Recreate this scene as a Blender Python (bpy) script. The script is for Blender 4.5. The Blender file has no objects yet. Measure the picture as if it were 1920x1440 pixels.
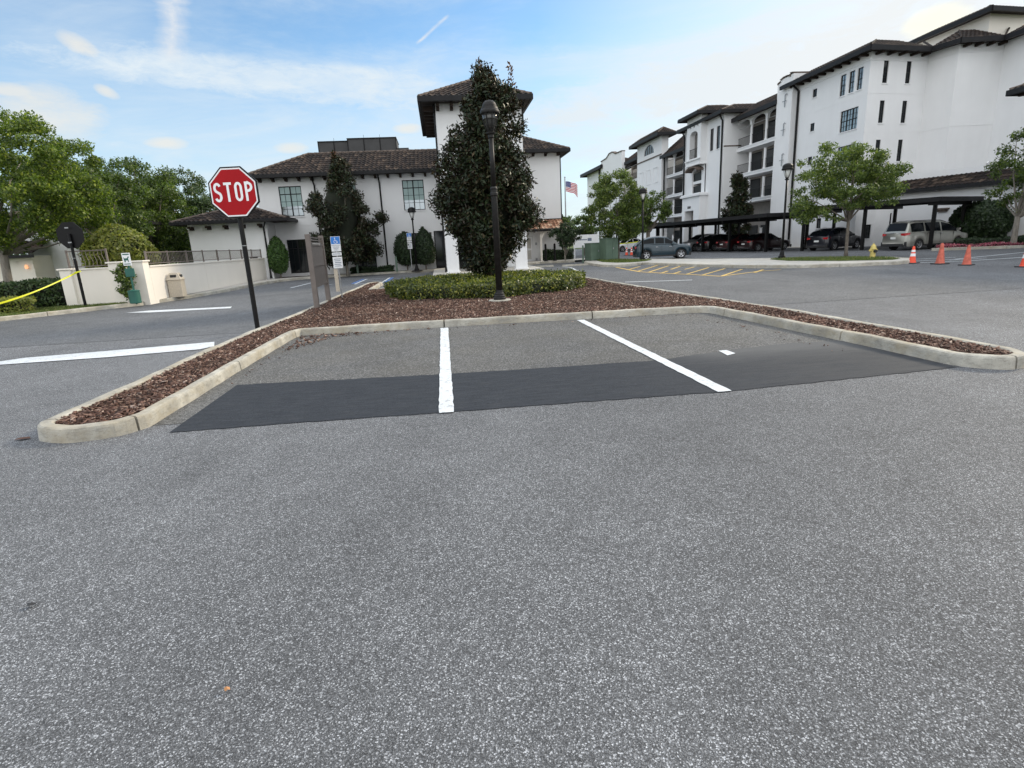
import bpy, math, random
import numpy as np
from mathutils import Vector, Matrix
random.seed(7); rng = np.random.default_rng(7)
PI = math.pi
scn = bpy.context.scene
COL = scn.collection

# ------------------------------------------------------------------ camera solved from the photograph
F, CH = 1050., 1.6
def _dot(a, b): return sum(x*y for x, y in zip(a, b))
def _cross(a, b): return (a[1]*b[2]-a[2]*b[1], a[2]*b[0]-a[0]*b[2], a[0]*b[1]-a[1]*b[0])
def _nrm(a):
    l = math.sqrt(_dot(a, a)); return tuple(x/l for x in a)
_roll = math.radians(2.9); _p = math.atan(264.7/F)
UPc = tuple(-x for x in (math.sin(_roll)*math.cos(_p), math.cos(_roll)*math.cos(_p), math.sin(_p)))
_ry = _nrm((825-960, 462-720, F)); _k = _dot(_ry, UPc)
Yc = _nrm(tuple(a-_k*b for a, b in zip(_ry, UPc))); Xc = _cross(Yc, UPc)
def ray(px, py):
    d = (px-960, py-720, F); return (_dot(d, Xc), _dot(d, Yc), _dot(d, UPc))
def G(px, py, z=0.):                                     # ground (or height z) point of the survey
    r = ray(px, py); t = (z-CH)/r[2]; return (r[0]*t, r[1]*t)
def YP(px, py, c):                                       # point on the wall plane y = c -> (x, z)
    r = ray(px, py); t = c/r[1]; return (r[0]*t, CH+r[2]*t)
def XP(px, py, c):                                       # point on the wall plane x = c -> (y, z)
    r = ray(px, py); t = c/r[0]; return (r[1]*t, CH+r[2]*t)

# ------------------------------------------------------------------ mesh builder
class MB:
    def __init__(s): s.v = []; s.f = []; s.mi = []; s.tv = []; s.m = 0
    def add(s, vs, fs, t=None):
        b = len(s.v); s.v.extend([tuple(p) for p in vs])
        for f in fs: s.f.append([i+b for i in f]); s.mi.append(s.m); s.tv.append(random.random() if t is None else t)
        return s
    def poly(s, pts): return s.add(pts, [list(range(len(pts)))])
    def box(s, x0, x1, y0, y1, z0, z1):
        return s.add([(x0,y0,z0),(x1,y0,z0),(x1,y1,z0),(x0,y1,z0),(x0,y0,z1),(x1,y0,z1),(x1,y1,z1),(x0,y1,z1)],
                     [[0,3,2,1],[4,5,6,7],[0,1,5,4],[1,2,6,5],[2,3,7,6],[3,0,4,7]])
    def fbox(s, fr, u0, u1, d0, d1, z0, z1):             # box in a facade frame
        p = [fr(u, d, z) for z in (z0, z1) for (u, d) in ((u0,d0),(u1,d0),(u1,d1),(u0,d1))]
        return s.add(p, [[0,3,2,1],[4,5,6,7],[0,1,5,4],[1,2,6,5],[2,3,7,6],[3,0,4,7]])
    def bar(s, a, b, w, h=None, up=(0,0,1)):             # rectangular bar from a to b
        a = Vector(a); b = Vector(b); h = h or w; d = (b-a).normalized(); up = Vector(up)
        if abs(d.dot(up)) > .98: up = Vector((1,0,0))
        x = d.cross(up).normalized()*w/2; y = x.cross(d).normalized()*h/2
        p = [a-x-y, a+x-y, a+x+y, a-x+y, b-x-y, b+x-y, b+x+y, b-x+y]
        return s.add(p, [[0,3,2,1],[4,5,6,7],[0,1,5,4],[1,2,6,5],[2,3,7,6],[3,0,4,7]])
    def tube(s, pts, rs, n=8, cap=True):
        pts = [Vector(p) for p in pts]
        if not hasattr(rs, '__len__'): rs = [rs]*len(pts)
        rings = []; prev = None
        for i, p in enumerate(pts):
            d = (pts[min(i+1, len(pts)-1)]-pts[max(i-1, 0)]).normalized()
            if prev is None:
                up = Vector((0,0,1)) if abs(d.z) < .9 else Vector((1,0,0)); x = d.cross(up).normalized()
            else: x = (prev-d*prev.dot(d)).normalized()
            prev = x; y = d.cross(x)
            rings.append([p+(x*math.cos(2*PI*k/n)+y*math.sin(2*PI*k/n))*rs[i] for k in range(n)])
        vs = [q for r in rings for q in r]; fs = []
        for i in range(len(pts)-1):
            for k in range(n): fs.append([i*n+k, i*n+(k+1) % n, (i+1)*n+(k+1) % n, (i+1)*n+k])
        if cap: fs += [list(range(n))[::-1], [(len(pts)-1)*n+k for k in range(n)]]
        return s.add(vs, fs)
    def lathe(s, prof, c=(0,0,0), n=20):                 # prof: [(r, z)...]
        vs = []; fs = []
        for r, z in prof:
            for k in range(n): vs.append((c[0]+r*math.cos(2*PI*k/n), c[1]+r*math.sin(2*PI*k/n), c[2]+z))
        for i in range(len(prof)-1):
            for k in range(n): fs.append([i*n+k, i*n+(k+1) % n, (i+1)*n+(k+1) % n, (i+1)*n+k])
        fs += [list(range(n))[::-1], [(len(prof)-1)*n+k for k in range(n)]]
        return s.add(vs, fs)
    def prism(s, poly, z0, z1):
        n = len(poly); vs = [(x, y, z0) for x, y in poly]+[(x, y, z1) for x, y in poly]
        return s.add(vs, [list(range(n))[::-1], list(range(n, 2*n))]+[[i, (i+1) % n, (i+1) % n+n, i+n] for i in range(n)])
    def fprism(s, fr, poly, d0, d1):                     # polygon in (u, z) of a facade frame, extruded in d
        n = len(poly); vs = [fr(u, d0, z) for u, z in poly]+[fr(u, d1, z) for u, z in poly]
        return s.add(vs, [list(range(n))[::-1], list(range(n, 2*n))]+[[i, (i+1) % n, (i+1) % n+n, i+n] for i in range(n)])
    def build(s, name, mat, parent=None, smooth=False, bevel=0., tile=False):
        off = Vector((0,0,0))
        rt = parent
        while rt is not None and rt.parent is not None: rt = rt.parent
        if rt is not None and rt.name in WORLD: off = Vector(rt.location)
        me = bpy.data.meshes.new(name)
        me.from_pydata([tuple(Vector(p)-off) for p in s.v], [], s.f)
        for m in (mat if isinstance(mat, (list, tuple)) else [mat]): me.materials.append(m)
        if any(s.mi): me.polygons.foreach_set('material_index', s.mi)
        if tile:
            a = me.attributes.new('tile', 'FLOAT', 'FACE'); a.data.foreach_set('value', s.tv)
        if smooth: me.polygons.foreach_set('use_smooth', [True]*len(s.f))
        me.update()
        o = bpy.data.objects.new(name, me); COL.objects.link(o); o.parent = parent
        if bevel:
            b = o.modifiers.new('bevel', 'BEVEL'); b.width = bevel; b.segments = 2; b.limit_method = 'ANGLE'; b.angle_limit = math.radians(40)
        return o

WORLD = set()
def thing(name, label, cat, loc=(0,0,0), rz=0., group=None, world=False):
    o = bpy.data.objects.new(name, None); COL.objects.link(o); o.empty_display_size = .3
    o.location = loc; o.rotation_euler = (0,0,rz); o['label'] = label; o['category'] = cat
    if group: o['group'] = group
    if world: WORLD.add(o.name)
    return o
def tag(o, label=None, cat=None, group=None, kind=None):
    for k, v in (('label', label), ('category', cat), ('group', group), ('kind', kind)):
        if v: o[k] = v
    return o
def struct(o, label=None): o['kind'] = 'structure'; return o
def copy_tree(o, parent=None):
    c = o.copy(); COL.objects.link(c); c.parent = parent
    for ch in [x for x in bpy.data.objects if x.parent == o]: copy_tree(ch, c)
    return c
def frame(O, U, N):
    O = Vector(O); U = Vector(U).normalized(); N = Vector(N).normalized()
    return lambda u, d, z: (O.x+U.x*u+N.x*d, O.y+U.y*u+N.y*d, z)

# ------------------------------------------------------------------ materials
def nodes(name):
    m = bpy.data.materials.new(name); m.use_nodes = True; nt = m.node_tree
    b = nt.nodes['Principled BSDF']
    return m, nt, b
def N(nt, t, **kw):
    n = nt.nodes.new(t)
    for k, v in kw.items():
        if k.startswith('i_'): n.inputs[k[2:].replace('_', ' ')].default_value = v
        else: setattr(n, k, v)
    return n
def L(nt, a, b): nt.links.new(a, b)
def ramp(nt, fac, stops, interp='LINEAR'):
    r = nt.nodes.new('ShaderNodeValToRGB'); r.color_ramp.interpolation = interp
    e = r.color_ramp.elements
    while len(e) < len(stops): e.new(.5)
    for el, (p, c) in zip(e, stops): el.position = p; el.color = (c[0], c[1], c[2], 1) if hasattr(c, '__len__') else (c, c, c, 1)
    L(nt, fac, r.inputs[0]); return r.outputs[0]
def noise(nt, scale, detail=3., rough=.5, vec=None, dist=0.):
    n = N(nt, 'ShaderNodeTexNoise'); n.inputs['Scale'].default_value = scale; n.inputs['Detail'].default_value = detail
    n.inputs['Roughness'].default_value = rough; n.inputs['Distortion'].default_value = dist
    if vec is not None: L(nt, vec, n.inputs['Vector'])
    return n.outputs['Fac']
def coord(nt, scale=None):
    c = N(nt, 'ShaderNodeNewGeometry').outputs['Position']
    if scale is not None:
        mp = N(nt, 'ShaderNodeMapping'); mp.inputs['Scale'].default_value = scale; L(nt, c, mp.inputs['Vector']); c = mp.outputs['Vector']
    return c
def mix(nt, fac, a, b, mode='MIX'):
    m = N(nt, 'ShaderNodeMix', data_type='RGBA', blend_type=mode)
    for sock, v in ((0, fac), (6, a), (7, b)):
        if isinstance(v, (int, float)): m.inputs[sock].default_value = v if sock == 0 else (v, v, v, 1)
        elif isinstance(v, tuple): m.inputs[sock].default_value = (v[0], v[1], v[2], 1)
        else: L(nt, v, m.inputs[sock])
    return m.outputs[2]
def bump(nt, b, h, dist, strength=1.):
    n = N(nt, 'ShaderNodeBump'); n.inputs['Strength'].default_value = strength; n.inputs['Distance'].default_value = dist
    L(nt, h, n.inputs['Height']); L(nt, n.outputs['Normal'], b.inputs['Normal']); return n
def plain(name, col, rough=.6, metal=0., var=.15, vscale=3., bmp=0., bscale=60., coat=0., spec=.5):
    m, nt, b = nodes(name); co = coord(nt)
    f = noise(nt, vscale, 4, .6, co)
    L(nt, ramp(nt, f, [(.3, tuple(c*(1-var) for c in col)), (.7, tuple(min(1, c*(1+var)) for c in col))]), b.inputs['Base Color'])
    b.inputs['Roughness'].default_value = rough; b.inputs['Metallic'].default_value = metal
    b.inputs['Coat Weight'].default_value = coat; b.inputs['Specular IOR Level'].default_value = spec
    if bmp: bump(nt, b, noise(nt, bscale, 3, .6, co), bmp)
    return m

def asphalt(name, base, speck, spk=.5, scale=85., bmp=.0035, tint=(1,1,1.03), patch=.18, brown=0., grain=.16):
    m, nt, b = nodes(name); co = coord(nt)
    v1 = N(nt, 'ShaderNodeTexVoronoi'); v1.inputs['Scale'].default_value = scale; L(nt, co, v1.inputs['Vector'])
    v1.inputs['Randomness'].default_value = 1.
    sep = N(nt, 'ShaderNodeSeparateColor'); L(nt, v1.outputs['Color'], sep.inputs[0])
    st = ramp(nt, sep.outputs[0], [(0, base*.26), (.4, base*.7), (.66, base*1.25), (.84, base*2.), (.94, speck*.75), (1., speck)])
    v2 = N(nt, 'ShaderNodeTexVoronoi'); v2.inputs['Scale'].default_value = scale*2.3; L(nt, co, v2.inputs['Vector'])
    s2 = N(nt, 'ShaderNodeSeparateColor'); L(nt, v2.outputs['Color'], s2.inputs[0])
    st2 = ramp(nt, s2.outputs[1], [(0, base*.5), (.6, base*.95), (.85, base*1.5), (1, speck*.8)])
    c = mix(nt, 1-spk, st, st2)
    edge = ramp(nt, v1.outputs['Distance'], [(.0, 1.), (.55, .85), (.9, .35)])
    c = mix(nt, .55, c, edge, 'MULTIPLY')
    big = noise(nt, .35, 5, .6, co, .4)
    c = mix(nt, 1., c, ramp(nt, big, [(.25, 1-patch), (.75, 1+patch)]), 'MULTIPLY')
    gr = noise(nt, 26., 3, .75, coord(nt, (1., .7, 1.)))
    c = mix(nt, 1., c, ramp(nt, gr, [(.32, 1.-grain), (.68, 1.+grain)]), 'MULTIPLY')
    med = noise(nt, 2.3, 6, .65, co)
    c = mix(nt, 1., c, ramp(nt, med, [(.3, .88), (.7, 1.1)]), 'MULTIPLY')
    # old darker drips and tyre streaks of their own shape
    sp = noise(nt, 1.1, 2, .4, coord(nt, (1., .35, 1.)))
    c = mix(nt, 1., c, ramp(nt, sp, [(.62, 1.), (.75, .86)]), 'MULTIPLY')
    dv = N(nt, 'ShaderNodeTexVoronoi'); dv.inputs['Scale'].default_value = .9; L(nt, coord(nt), dv.inputs['Vector'])
    dd = N(nt, 'ShaderNodeMath', operation='ADD'); L(nt, dv.outputs['Distance'], dd.inputs[0]); L(nt, ramp(nt, noise(nt, 9, 4, .7, co), [(.3, -.03), (.7, .03)]), dd.inputs[1])
    c = mix(nt, 1., c, ramp(nt, dd.outputs[0], [(.03, .62), (.075, 1.)]), 'MULTIPLY')
    c = mix(nt, 1., c, ramp(nt, noise(nt, .22, 4, .55, coord(nt, (1., .25, 1.)), .6), [(.35, .86), (.62, 1.06)]), 'MULTIPLY')
    c = mix(nt, 1., c, tint, 'MULTIPLY')
    if brown: c = mix(nt, ramp(nt, noise(nt, .9, 4, .6, co), [(.35, 0.), (.7, brown)]), c, (.12, .11, .085))
    L(nt, c, b.inputs['Base Color']); b.inputs['Roughness'].default_value = .82; b.inputs['Specular IOR Level'].default_value = .35
    hh = N(nt, 'ShaderNodeMath', operation='ADD'); L(nt, v1.outputs['Distance'], hh.inputs[0]); L(nt, sep.outputs[1], hh.inputs[1])
    bump(nt, b, hh.outputs[0], bmp)
    return m
M = {}
M['asphalt'] = asphalt('asphalt_lot', .132, .92, .55, 190., .0022, (.96, 1, 1.065))
M['asphalt_far'] = asphalt('asphalt_road', .13, .42, .4, 60., .002, (.95, 1, 1.07), .2, 0., .2)
M['asphalt_stall'] = asphalt('asphalt_stall', .122, .5, .6, 90., .004, (.985, 1, 1.01), .22, .28, .36)
def fresh():
    m, nt, b = nodes('asphalt_patch'); co = coord(nt)
    f = noise(nt, 5, 8, .78, coord(nt, (.6, 3.2, 1.))); g = noise(nt, 75, 4, .8, co)
    c = ramp(nt, f, [(.3, (.021, .025, .032)), (.7, (.044, .050, .060))])
    c = mix(nt, .8, c, ramp(nt, g, [(.32, .5), (.7, 1.6)]), 'MULTIPLY')
    # scuffed dusty side towards the right hand stall
    x = N(nt, 'ShaderNodeSeparateXYZ'); L(nt, co, x.inputs[0])
    st = noise(nt, 1.6, 5, .7, coord(nt, (1., 5., 1.)))
    a = N(nt, 'ShaderNodeMapRange'); a.inputs[1].default_value = 1.8; a.inputs[2].default_value = 5.2; L(nt, x.outputs[0], a.inputs[0])
    mu = N(nt, 'ShaderNodeMath', operation='MULTIPLY'); L(nt, a.outputs[0], mu.inputs[0]); L(nt, ramp(nt, st, [(.3, .25), (.7, 1.)]), mu.inputs[1])
    c = mix(nt, mu.outputs[0], c, (.064, .066, .070))
    # the sealer is worn away towards the far side of the right hand bay
    y = N(nt, 'ShaderNodeMapRange'); y.inputs[1].default_value = 6.2; y.inputs[2].default_value = 7.2; L(nt, x.outputs[1], y.inputs[0])
    a2 = N(nt, 'ShaderNodeMapRange'); a2.inputs[1].default_value = 2.3; a2.inputs[2].default_value = 3.6; L(nt, x.outputs[0], a2.inputs[0])
    m2 = N(nt, 'ShaderNodeMath', operation='MULTIPLY'); L(nt, y.outputs[0], m2.inputs[0]); L(nt, a2.outputs[0], m2.inputs[1])
    ad = N(nt, 'ShaderNodeMath', operation='ADD'); L(nt, m2.outputs[0], ad.inputs[0]); L(nt, ramp(nt, st, [(.3, -.35), (.7, .35)]), ad.inputs[1])
    m3 = N(nt, 'ShaderNodeMath', operation='MULTIPLY'); m3.use_clamp = True; L(nt, ad.outputs[0], m3.inputs[0]); L(nt, m2.outputs[0], m3.inputs[1])
    c = mix(nt, m3.outputs[0], c, (.105, .108, .112))
    c = mix(nt, ramp(nt, noise(nt, 3.4, 7, .8, coord(nt, (1., 3.5, 1.))), [(.52, 0.), (.74, .45)]), c, (.085, .087, .09))
    L(nt, c, b.inputs['Base Color']); b.inputs['Roughness'].default_value = .85; b.inputs['Specular IOR Level'].default_value = .18
    bump(nt, b, g, .004); return m
M['patch'] = fresh()
def paintmat(name, col, wear=.35, ws=14.):
    m, nt, b = nodes(name); co = coord(nt)
    f = noise(nt, ws, 6, .75, co)
    c = mix(nt, ramp(nt, f, [(wear, 0.), (wear+.1, 1.)]), tuple(x*.55 for x in col), col)
    c = mix(nt, 1., c, ramp(nt, noise(nt, 1.5, 3, .6, co), [(.3, .9), (.7, 1.05)]), 'MULTIPLY')
    c = mix(nt, ramp(nt, noise(nt, 130, 3, .8, co), [(.34, .75), (.46, 0.)]), c, (.2, .2, .2))
    L(nt, c, b.inputs['Base Color']); b.inputs['Roughness'].default_value = .7
    bump(nt, b, noise(nt, 90, 3, .6, co), .002); return m
M['paint_white'] = paintmat('road_paint_white', (.68, .72, .76), .36)
M['paint_yellow'] = paintmat('road_paint_yellow', (.78, .52, .13), .34)
M['paint_blue'] = paintmat('road_paint_blue', (.07, .2, .55), .36)
M['paint_old'] = paintmat('road_paint_worn', (.42, .44, .46), .5, 8.)
def concrete(name, a, b_, stain=.6, warm=(.62, .52, .36)):
    m, nt, b = nodes(name); co = coord(nt)
    c = ramp(nt, noise(nt, 3, 6, .65, co), [(.3, a), (.7, b_)])
    c = mix(nt, 1., c, ramp(nt, noise(nt, 120, 3, .7, co), [(.3, .82), (.7, 1.12)]), 'MULTIPLY')
    c = mix(nt, 1., c, ramp(nt, noise(nt, 1.3, 5, .7, co, .6), [(.42, 1.-stain*.55), (.6, 1.)]), 'MULTIPLY')
    c = mix(nt, 1., c, ramp(nt, noise(nt, 9, 6, .8, coord(nt, (1, 1, 3.))), [(.36, 1.-stain*.6), (.5, 1.)]), 'MULTIPLY')
    c = mix(nt, ramp(nt, noise(nt, 1.7, 6, .72, coord(nt, (1, 1, 2.))), [(.47, 0.), (.68, stain*.95)]), c, (.36, .29, .17))
    c = mix(nt, ramp(nt, noise(nt, 5., 6, .8, coord(nt, (1, 1, 4.))), [(.56, 0.), (.68, stain*.8)]), c, (.13, .125, .11))
    L(nt, c, b.inputs['Base Color']); b.inputs['Roughness'].default_value = .85
    bump(nt, b, noise(nt, 70, 5, .75, co), .004); return m
M['kerb'] = concrete('kerb_concrete', (.38, .36, .31), (.60, .58, .51), .5)
M['walk'] = concrete('sidewalk_concrete', (.50, .48, .44), (.64, .62, .57), .2)
def stucco(name, col, var=.05):
    m, nt, b = nodes(name); co = coord(nt)
    c = ramp(nt, noise(nt, .5, 5, .6, co), [(.3, tuple(x*(1-var) for x in col)), (.7, col)])
    c = mix(nt, 1., c, ramp(nt, noise(nt, 1.2, 5, .65, coord(nt, (1, 1, .12))), [(.38, .975), (.6, 1.)]), 'MULTIPLY')
    L(nt, c, b.inputs['Base Color']); b.inputs['Roughness'].default_value = .9
    bump(nt, b, noise(nt, 28, 5, .7, co), .012, .7); return m
M['stucco'] = stucco('white_stucco', (.80, .805, .81))
M['stucco_cream'] = stucco('cream_stucco', (.86, .81, .73))
def tilemat(name, stops):
    m, nt, b = nodes(name)
    a = N(nt, 'ShaderNodeAttribute', attribute_name='tile')
    c = ramp(nt, a.outputs['Fac'], stops)
    c = mix(nt, 1., c, ramp(nt, noise(nt, 7, 5, .7, coord(nt)), [(.3, .7), (.7, 1.25)]), 'MULTIPLY')
    L(nt, c, b.inputs['Base Color']); b.inputs['Roughness'].default_value = .8; b.inputs['Specular IOR Level'].default_value = .2; return m
M['tile'] = tilemat('clay_tile_dark', [(0, (.011, .008, .0075)), (.5, (.021, .015, .0125)), (.85, (.042, .029, .023)), (1, (.085, .062, .047))])

M['tile_warm'] = tilemat('clay_tile_terracotta', [(0, (.16, .08, .05)), (.5, (.3, .16, .1)), (.85, (.42, .25, .17)), (1, (.5, .36, .26))])
M['ridge'] = plain('ridge_tile_mortar', (.12, .095, .08), .8, var=.6, vscale=5, spec=.2)
M['dark'] = plain('dark_bronze_trim', (.012, .012, .0135), .55, var=.25, spec=.25)
M['wood'] = plain('dark_stained_wood', (.028, .019, .015), .75, var=.3, spec=.2)
M['soffit'] = plain('soffit_boards', (.035, .028, .025), .8, var=.25, spec=.2)
M['blackmetal'] = plain('black_powder_coat', (.006, .006, .0065), .45, var=.2, vscale=20, spec=.22)
M['polemetal'] = plain('weathered_dark_bronze_pole', (.016, .0155, .015), .5, .15, var=.45, vscale=14, spec=.3)
M['steel'] = plain('galvanised_steel', (.33, .34, .35), .45, .8, var=.25, vscale=9)
def glassmat(name, base=(.05, .075, .08), metal=.55, spec=.6):
    m, nt, b = nodes(name)
    L(nt, ramp(nt, noise(nt, .8, 2, .5, coord(nt)), [(.3, tuple(x*.7 for x in base)), (.7, tuple(x*1.3 for x in base))]), b.inputs['Base Color'])
    b.inputs['Roughness'].default_value = .06; b.inputs['Metallic'].default_value = metal; b.inputs['Specular IOR Level'].default_value = spec
    return m
M['glass'] = glassmat('window_glass', (.27, .30, .315), .75)
M['glass_dark'] = glassmat('dark_window_glass', (.016, .02, .023), .12, .5)
M['pale_sheet'] = plain('pale_teal_sheet', (.33, .45, .44), .5, var=.06)  # pale teal sheet in front of the upper part of the glass
M['balcony_shade'] = plain('balcony_shade_tone', (.26, .24, .22), .9, var=.1)  # shade of the balcony recesses put into a dark wall colour
M['lit'] = None
M['recess_shade'] = plain('recess_shade_tone', (.16, .15, .14), .9, var=.2)  # shade of porch, niche and portal recesses put into the wall colour
def bark(name, a, b_):
    m, nt, b = nodes(name)
    L(nt, ramp(nt, noise(nt, 14, 6, .7, coord(nt, (1, 1, .3))), [(.3, a), (.7, b_)]), b.inputs['Base Color']); b.inputs['Roughness'].default_value = .9
    bump(nt, b, noise(nt, 30, 5, .7, coord(nt, (1, 1, .3))), .02); return m
M['bark'] = bark('oak_bark', (.08, .068, .055), (.22, .19, .16))
M['bark_grey'] = bark('grey_smooth_bark', (.16, .145, .12), (.32, .29, .25))
def leafmat(name, stops, rough=.5, trans=.3, back=None, spec=.5):
    m, nt, b = nodes(name)
    g = N(nt, 'ShaderNodeNewGeometry')
    c = ramp(nt, g.outputs['Random Per Island'], stops)
    c = mix(nt, 1., c, ramp(nt, noise(nt, 1.1, 3, .6, coord(nt)), [(.3, .72), (.7, 1.25)]), 'MULTIPLY')
    if back: c = mix(nt, g.outputs['Backfacing'], c, back)
    L(nt, c, b.inputs['Base Color']); b.inputs['Roughness'].default_value = rough; b.inputs['Specular IOR Level'].default_value = spec
    if trans:
        t = N(nt, 'ShaderNodeBsdfTranslucent'); L(nt, mix(nt, 1., c, (1.5, 1.6, .8), 'MULTIPLY'), t.inputs['Color'])
        ms = N(nt, 'ShaderNodeMixShader'); ms.inputs[0].default_value = trans
        L(nt, b.outputs[0], ms.inputs[1]); L(nt, t.outputs[0], ms.inputs[2])
        L(nt, ms.outputs[0], nt.nodes['Material Output'].inputs['Surface'])
    return m
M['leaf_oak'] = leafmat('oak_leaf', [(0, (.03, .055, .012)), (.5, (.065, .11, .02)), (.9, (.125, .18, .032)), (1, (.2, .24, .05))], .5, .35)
M['leaf_bright'] = leafmat('sunny_oak_leaf', [(0, (.03, .058, .01)), (.5, (.09, .145, .02)), (.9, (.19, .25, .033)), (1, (.32, .36, .06))], .5, .4)  # oak leaf with a sunlit yellow-green put into its colour
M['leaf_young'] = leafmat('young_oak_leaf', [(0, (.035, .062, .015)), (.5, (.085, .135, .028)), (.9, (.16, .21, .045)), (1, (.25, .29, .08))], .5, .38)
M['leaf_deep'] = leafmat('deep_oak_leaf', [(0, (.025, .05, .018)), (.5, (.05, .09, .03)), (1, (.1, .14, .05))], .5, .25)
M['leaf_mag'] = leafmat('magnolia_leaf', [(0, (.009, .017, .007)), (.5, (.018, .032, .012)), (.85, (.034, .048, .018)), (1, (.075, .055, .025))], .45, .06, (.04, .03, .018), .3)
M['leaf_mag_red'] = leafmat('magnolia_young_leaf', [(0, (.07, .04, .025)), (.5, (.11, .055, .035)), (1, (.15, .09, .045))], .38, .15, (.12, .06, .035))
M['leaf_hedge'] = leafmat('groundcover_leaf', [(0, (.022, .04, .01)), (.45, (.07, .10, .018)), (.8, (.16, .18, .028)), (1, (.34, .33, .06))], .42, .3)
M['leaf_dark'] = leafmat('clipped_shrub_leaf', [(0, (.013, .03, .012)), (.6, (.026, .052, .02)), (1, (.05, .085, .03))], .5, .15)
M['leaf_teardrop'] = leafmat('clipped_holly_leaf', [(0, (.03, .07, .014)), (.6, (.055, .12, .025)), (1, (.1, .18, .04))], .5, .2)
M['leaf_yellow'] = leafmat('golden_shrub_leaf', [(0, (.09, .12, .02)), (.5, (.17, .2, .035)), (1, (.28, .28, .06))], .5, .35)
M['petal'] = leafmat('pink_petal', [(0, (.22, .04, .08)), (.6, (.42, .09, .16)), (1, (.65, .35, .4))], .6, .3)
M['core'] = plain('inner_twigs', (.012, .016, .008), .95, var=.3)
def mulchmat():
    m, nt, b = nodes('mulch_ground'); co = coord(nt)
    v = N(nt, 'ShaderNodeTexVoronoi'); v.inputs['Scale'].default_value = 24.; L(nt, co, v.inputs['Vector'])
    s = N(nt, 'ShaderNodeSeparateColor'); L(nt, v.outputs['Color'], s.inputs[0])
    L(nt, ramp(nt, s.outputs[0], [(0, (.028, .017, .013)), (.7, (.085, .052, .04)), (1, (.17, .115, .09))]), b.inputs['Base Color'])
    b.inputs['Roughness'].default_value = .95; bump(nt, b, v.outputs['Distance'], .03); return m
M['mulch'] = mulchmat()
M['chip'] = leafmat('bark_chip', [(0, (.026, .014, .010)), (.4, (.078, .038, .027)), (.72, (.15, .08, .058)), (.93, (.25, .17, .13)), (1, (.48, .38, .32))], .9, 0)
def grassmat(name, a, b_):
    m, nt, b = nodes(name); co = coord(nt)
    c = ramp(nt, noise(nt, 2, 6, .7, co), [(.3, a), (.7, b_)])
    c = mix(nt, 1., c, ramp(nt, noise(nt, 60, 4, .7, co), [(.3, .6), (.7, 1.3)]), 'MULTIPLY')
    L(nt, c, b.inputs['Base Color']); b.inputs['Roughness'].default_value = .95; bump(nt, b, noise(nt, 60, 3, .6, co), .03); return m
M['grass'] = grassmat('lawn', (.05, .085, .018), (.13, .16, .045))
M['blade'] = leafmat('grass_blade', [(0, (.05, .09, .02)), (.6, (.12, .17, .04)), (1, (.24, .23, .09))], .7, .3)
def tailpaint(name, col, metal=.35, coat=.8):
    m, nt, b = nodes(name)
    L(nt, ramp(nt, noise(nt, 3, 4, .6, coord(nt)), [(.3, tuple(x*.93 for x in col)), (.7, tuple(min(1, x*1.05) for x in col))]), b.inputs['Base Color'])
    b.inputs['Roughness'].default_value = .32; b.inputs['Metallic'].default_value = metal; b.inputs['Coat Weight'].default_value = coat
    b.inputs['Coat Roughness'].default_value = .06; return m
M['rubber'] = plain('tyre_rubber', (.018, .018, .019), .85, var=.2)
M['rim'] = plain('alloy_rim', (.5, .51, .53), .3, .8, var=.1)
M['autoglass'] = glassmat('car_glass', (.006, .008, .010), .0, .15)
M['redlens'] = plain('red_lamp_lens', (.42, .015, .02), .15, var=.1, coat=.6)
M['clearlens'] = plain('clear_lamp_lens', (.75, .76, .78), .12, .2, var=.05, coat=.6)
M['plate'] = plain('licence_plate_white', (.7, .72, .7), .5, var=.05)
M['black_plastic'] = plain('black_plastic', (.02, .02, .021), .6, var=.15)
M['sign_red'] = plain('reflective_red_sheet', (.36, .003, .008), .5, var=.06, vscale=4, spec=.2)
M['sign_white'] = plain('reflective_white_sheet', (.82, .83, .84), .45, var=.03)
M['sign_blue'] = plain('reflective_blue_sheet', (.03, .2, .62), .45, var=.05)
M['sign_ink'] = plain('printed_ink', (.16, .2, .27), .6, var=.1)
M['brown_board'] = plain('taupe_painted_board', (.165, .14, .125), .65, var=.12, vscale=6, bmp=.002)
M['bin_green'] = plain('dark_green_paint', (.02, .11, .085), .5, var=.15)
M['box_green'] = plain('utility_green_paint', (.10, .155, .115), .55, var=.1)
M['beige'] = plain('beige_pebble_panel', (.52, .46, .37), .8, var=.15, vscale=30, bmp=.004, bscale=120)
M['cone_new'] = plain('bright_orange_plastic', (.85, .09, .04), .5, var=.08)
M['cone_old'] = plain('faded_orange_plastic', (.55, .13, .085), .65, var=.3, vscale=8)
M['hydrant'] = plain('yellow_hydrant_paint', (.62, .5, .16), .45, var=.15, vscale=10)
M['tape'] = plain('yellow_tape', (.72, .74, .03), .4, var=.05)
M['lampglass'] = plain('frosted_lamp_lens', (.62, .63, .62), .25, var=.08)
M['smokeglass'] = glassmat('smoked_lamp_lens', (.07, .07, .065), .3)
M['flagblue'] = plain('flag_blue', (.03, .05, .2), .8, var=.1)
M['flagred'] = plain('flag_red', (.5, .03, .05), .8, var=.1)
M['flagwhite'] = plain('flag_white', (.75, .75, .76), .8, var=.05)
M['screen'] = plain('roof_screen_panel', (.045, .045, .046), .6, var=.2, vscale=1.5)

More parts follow.
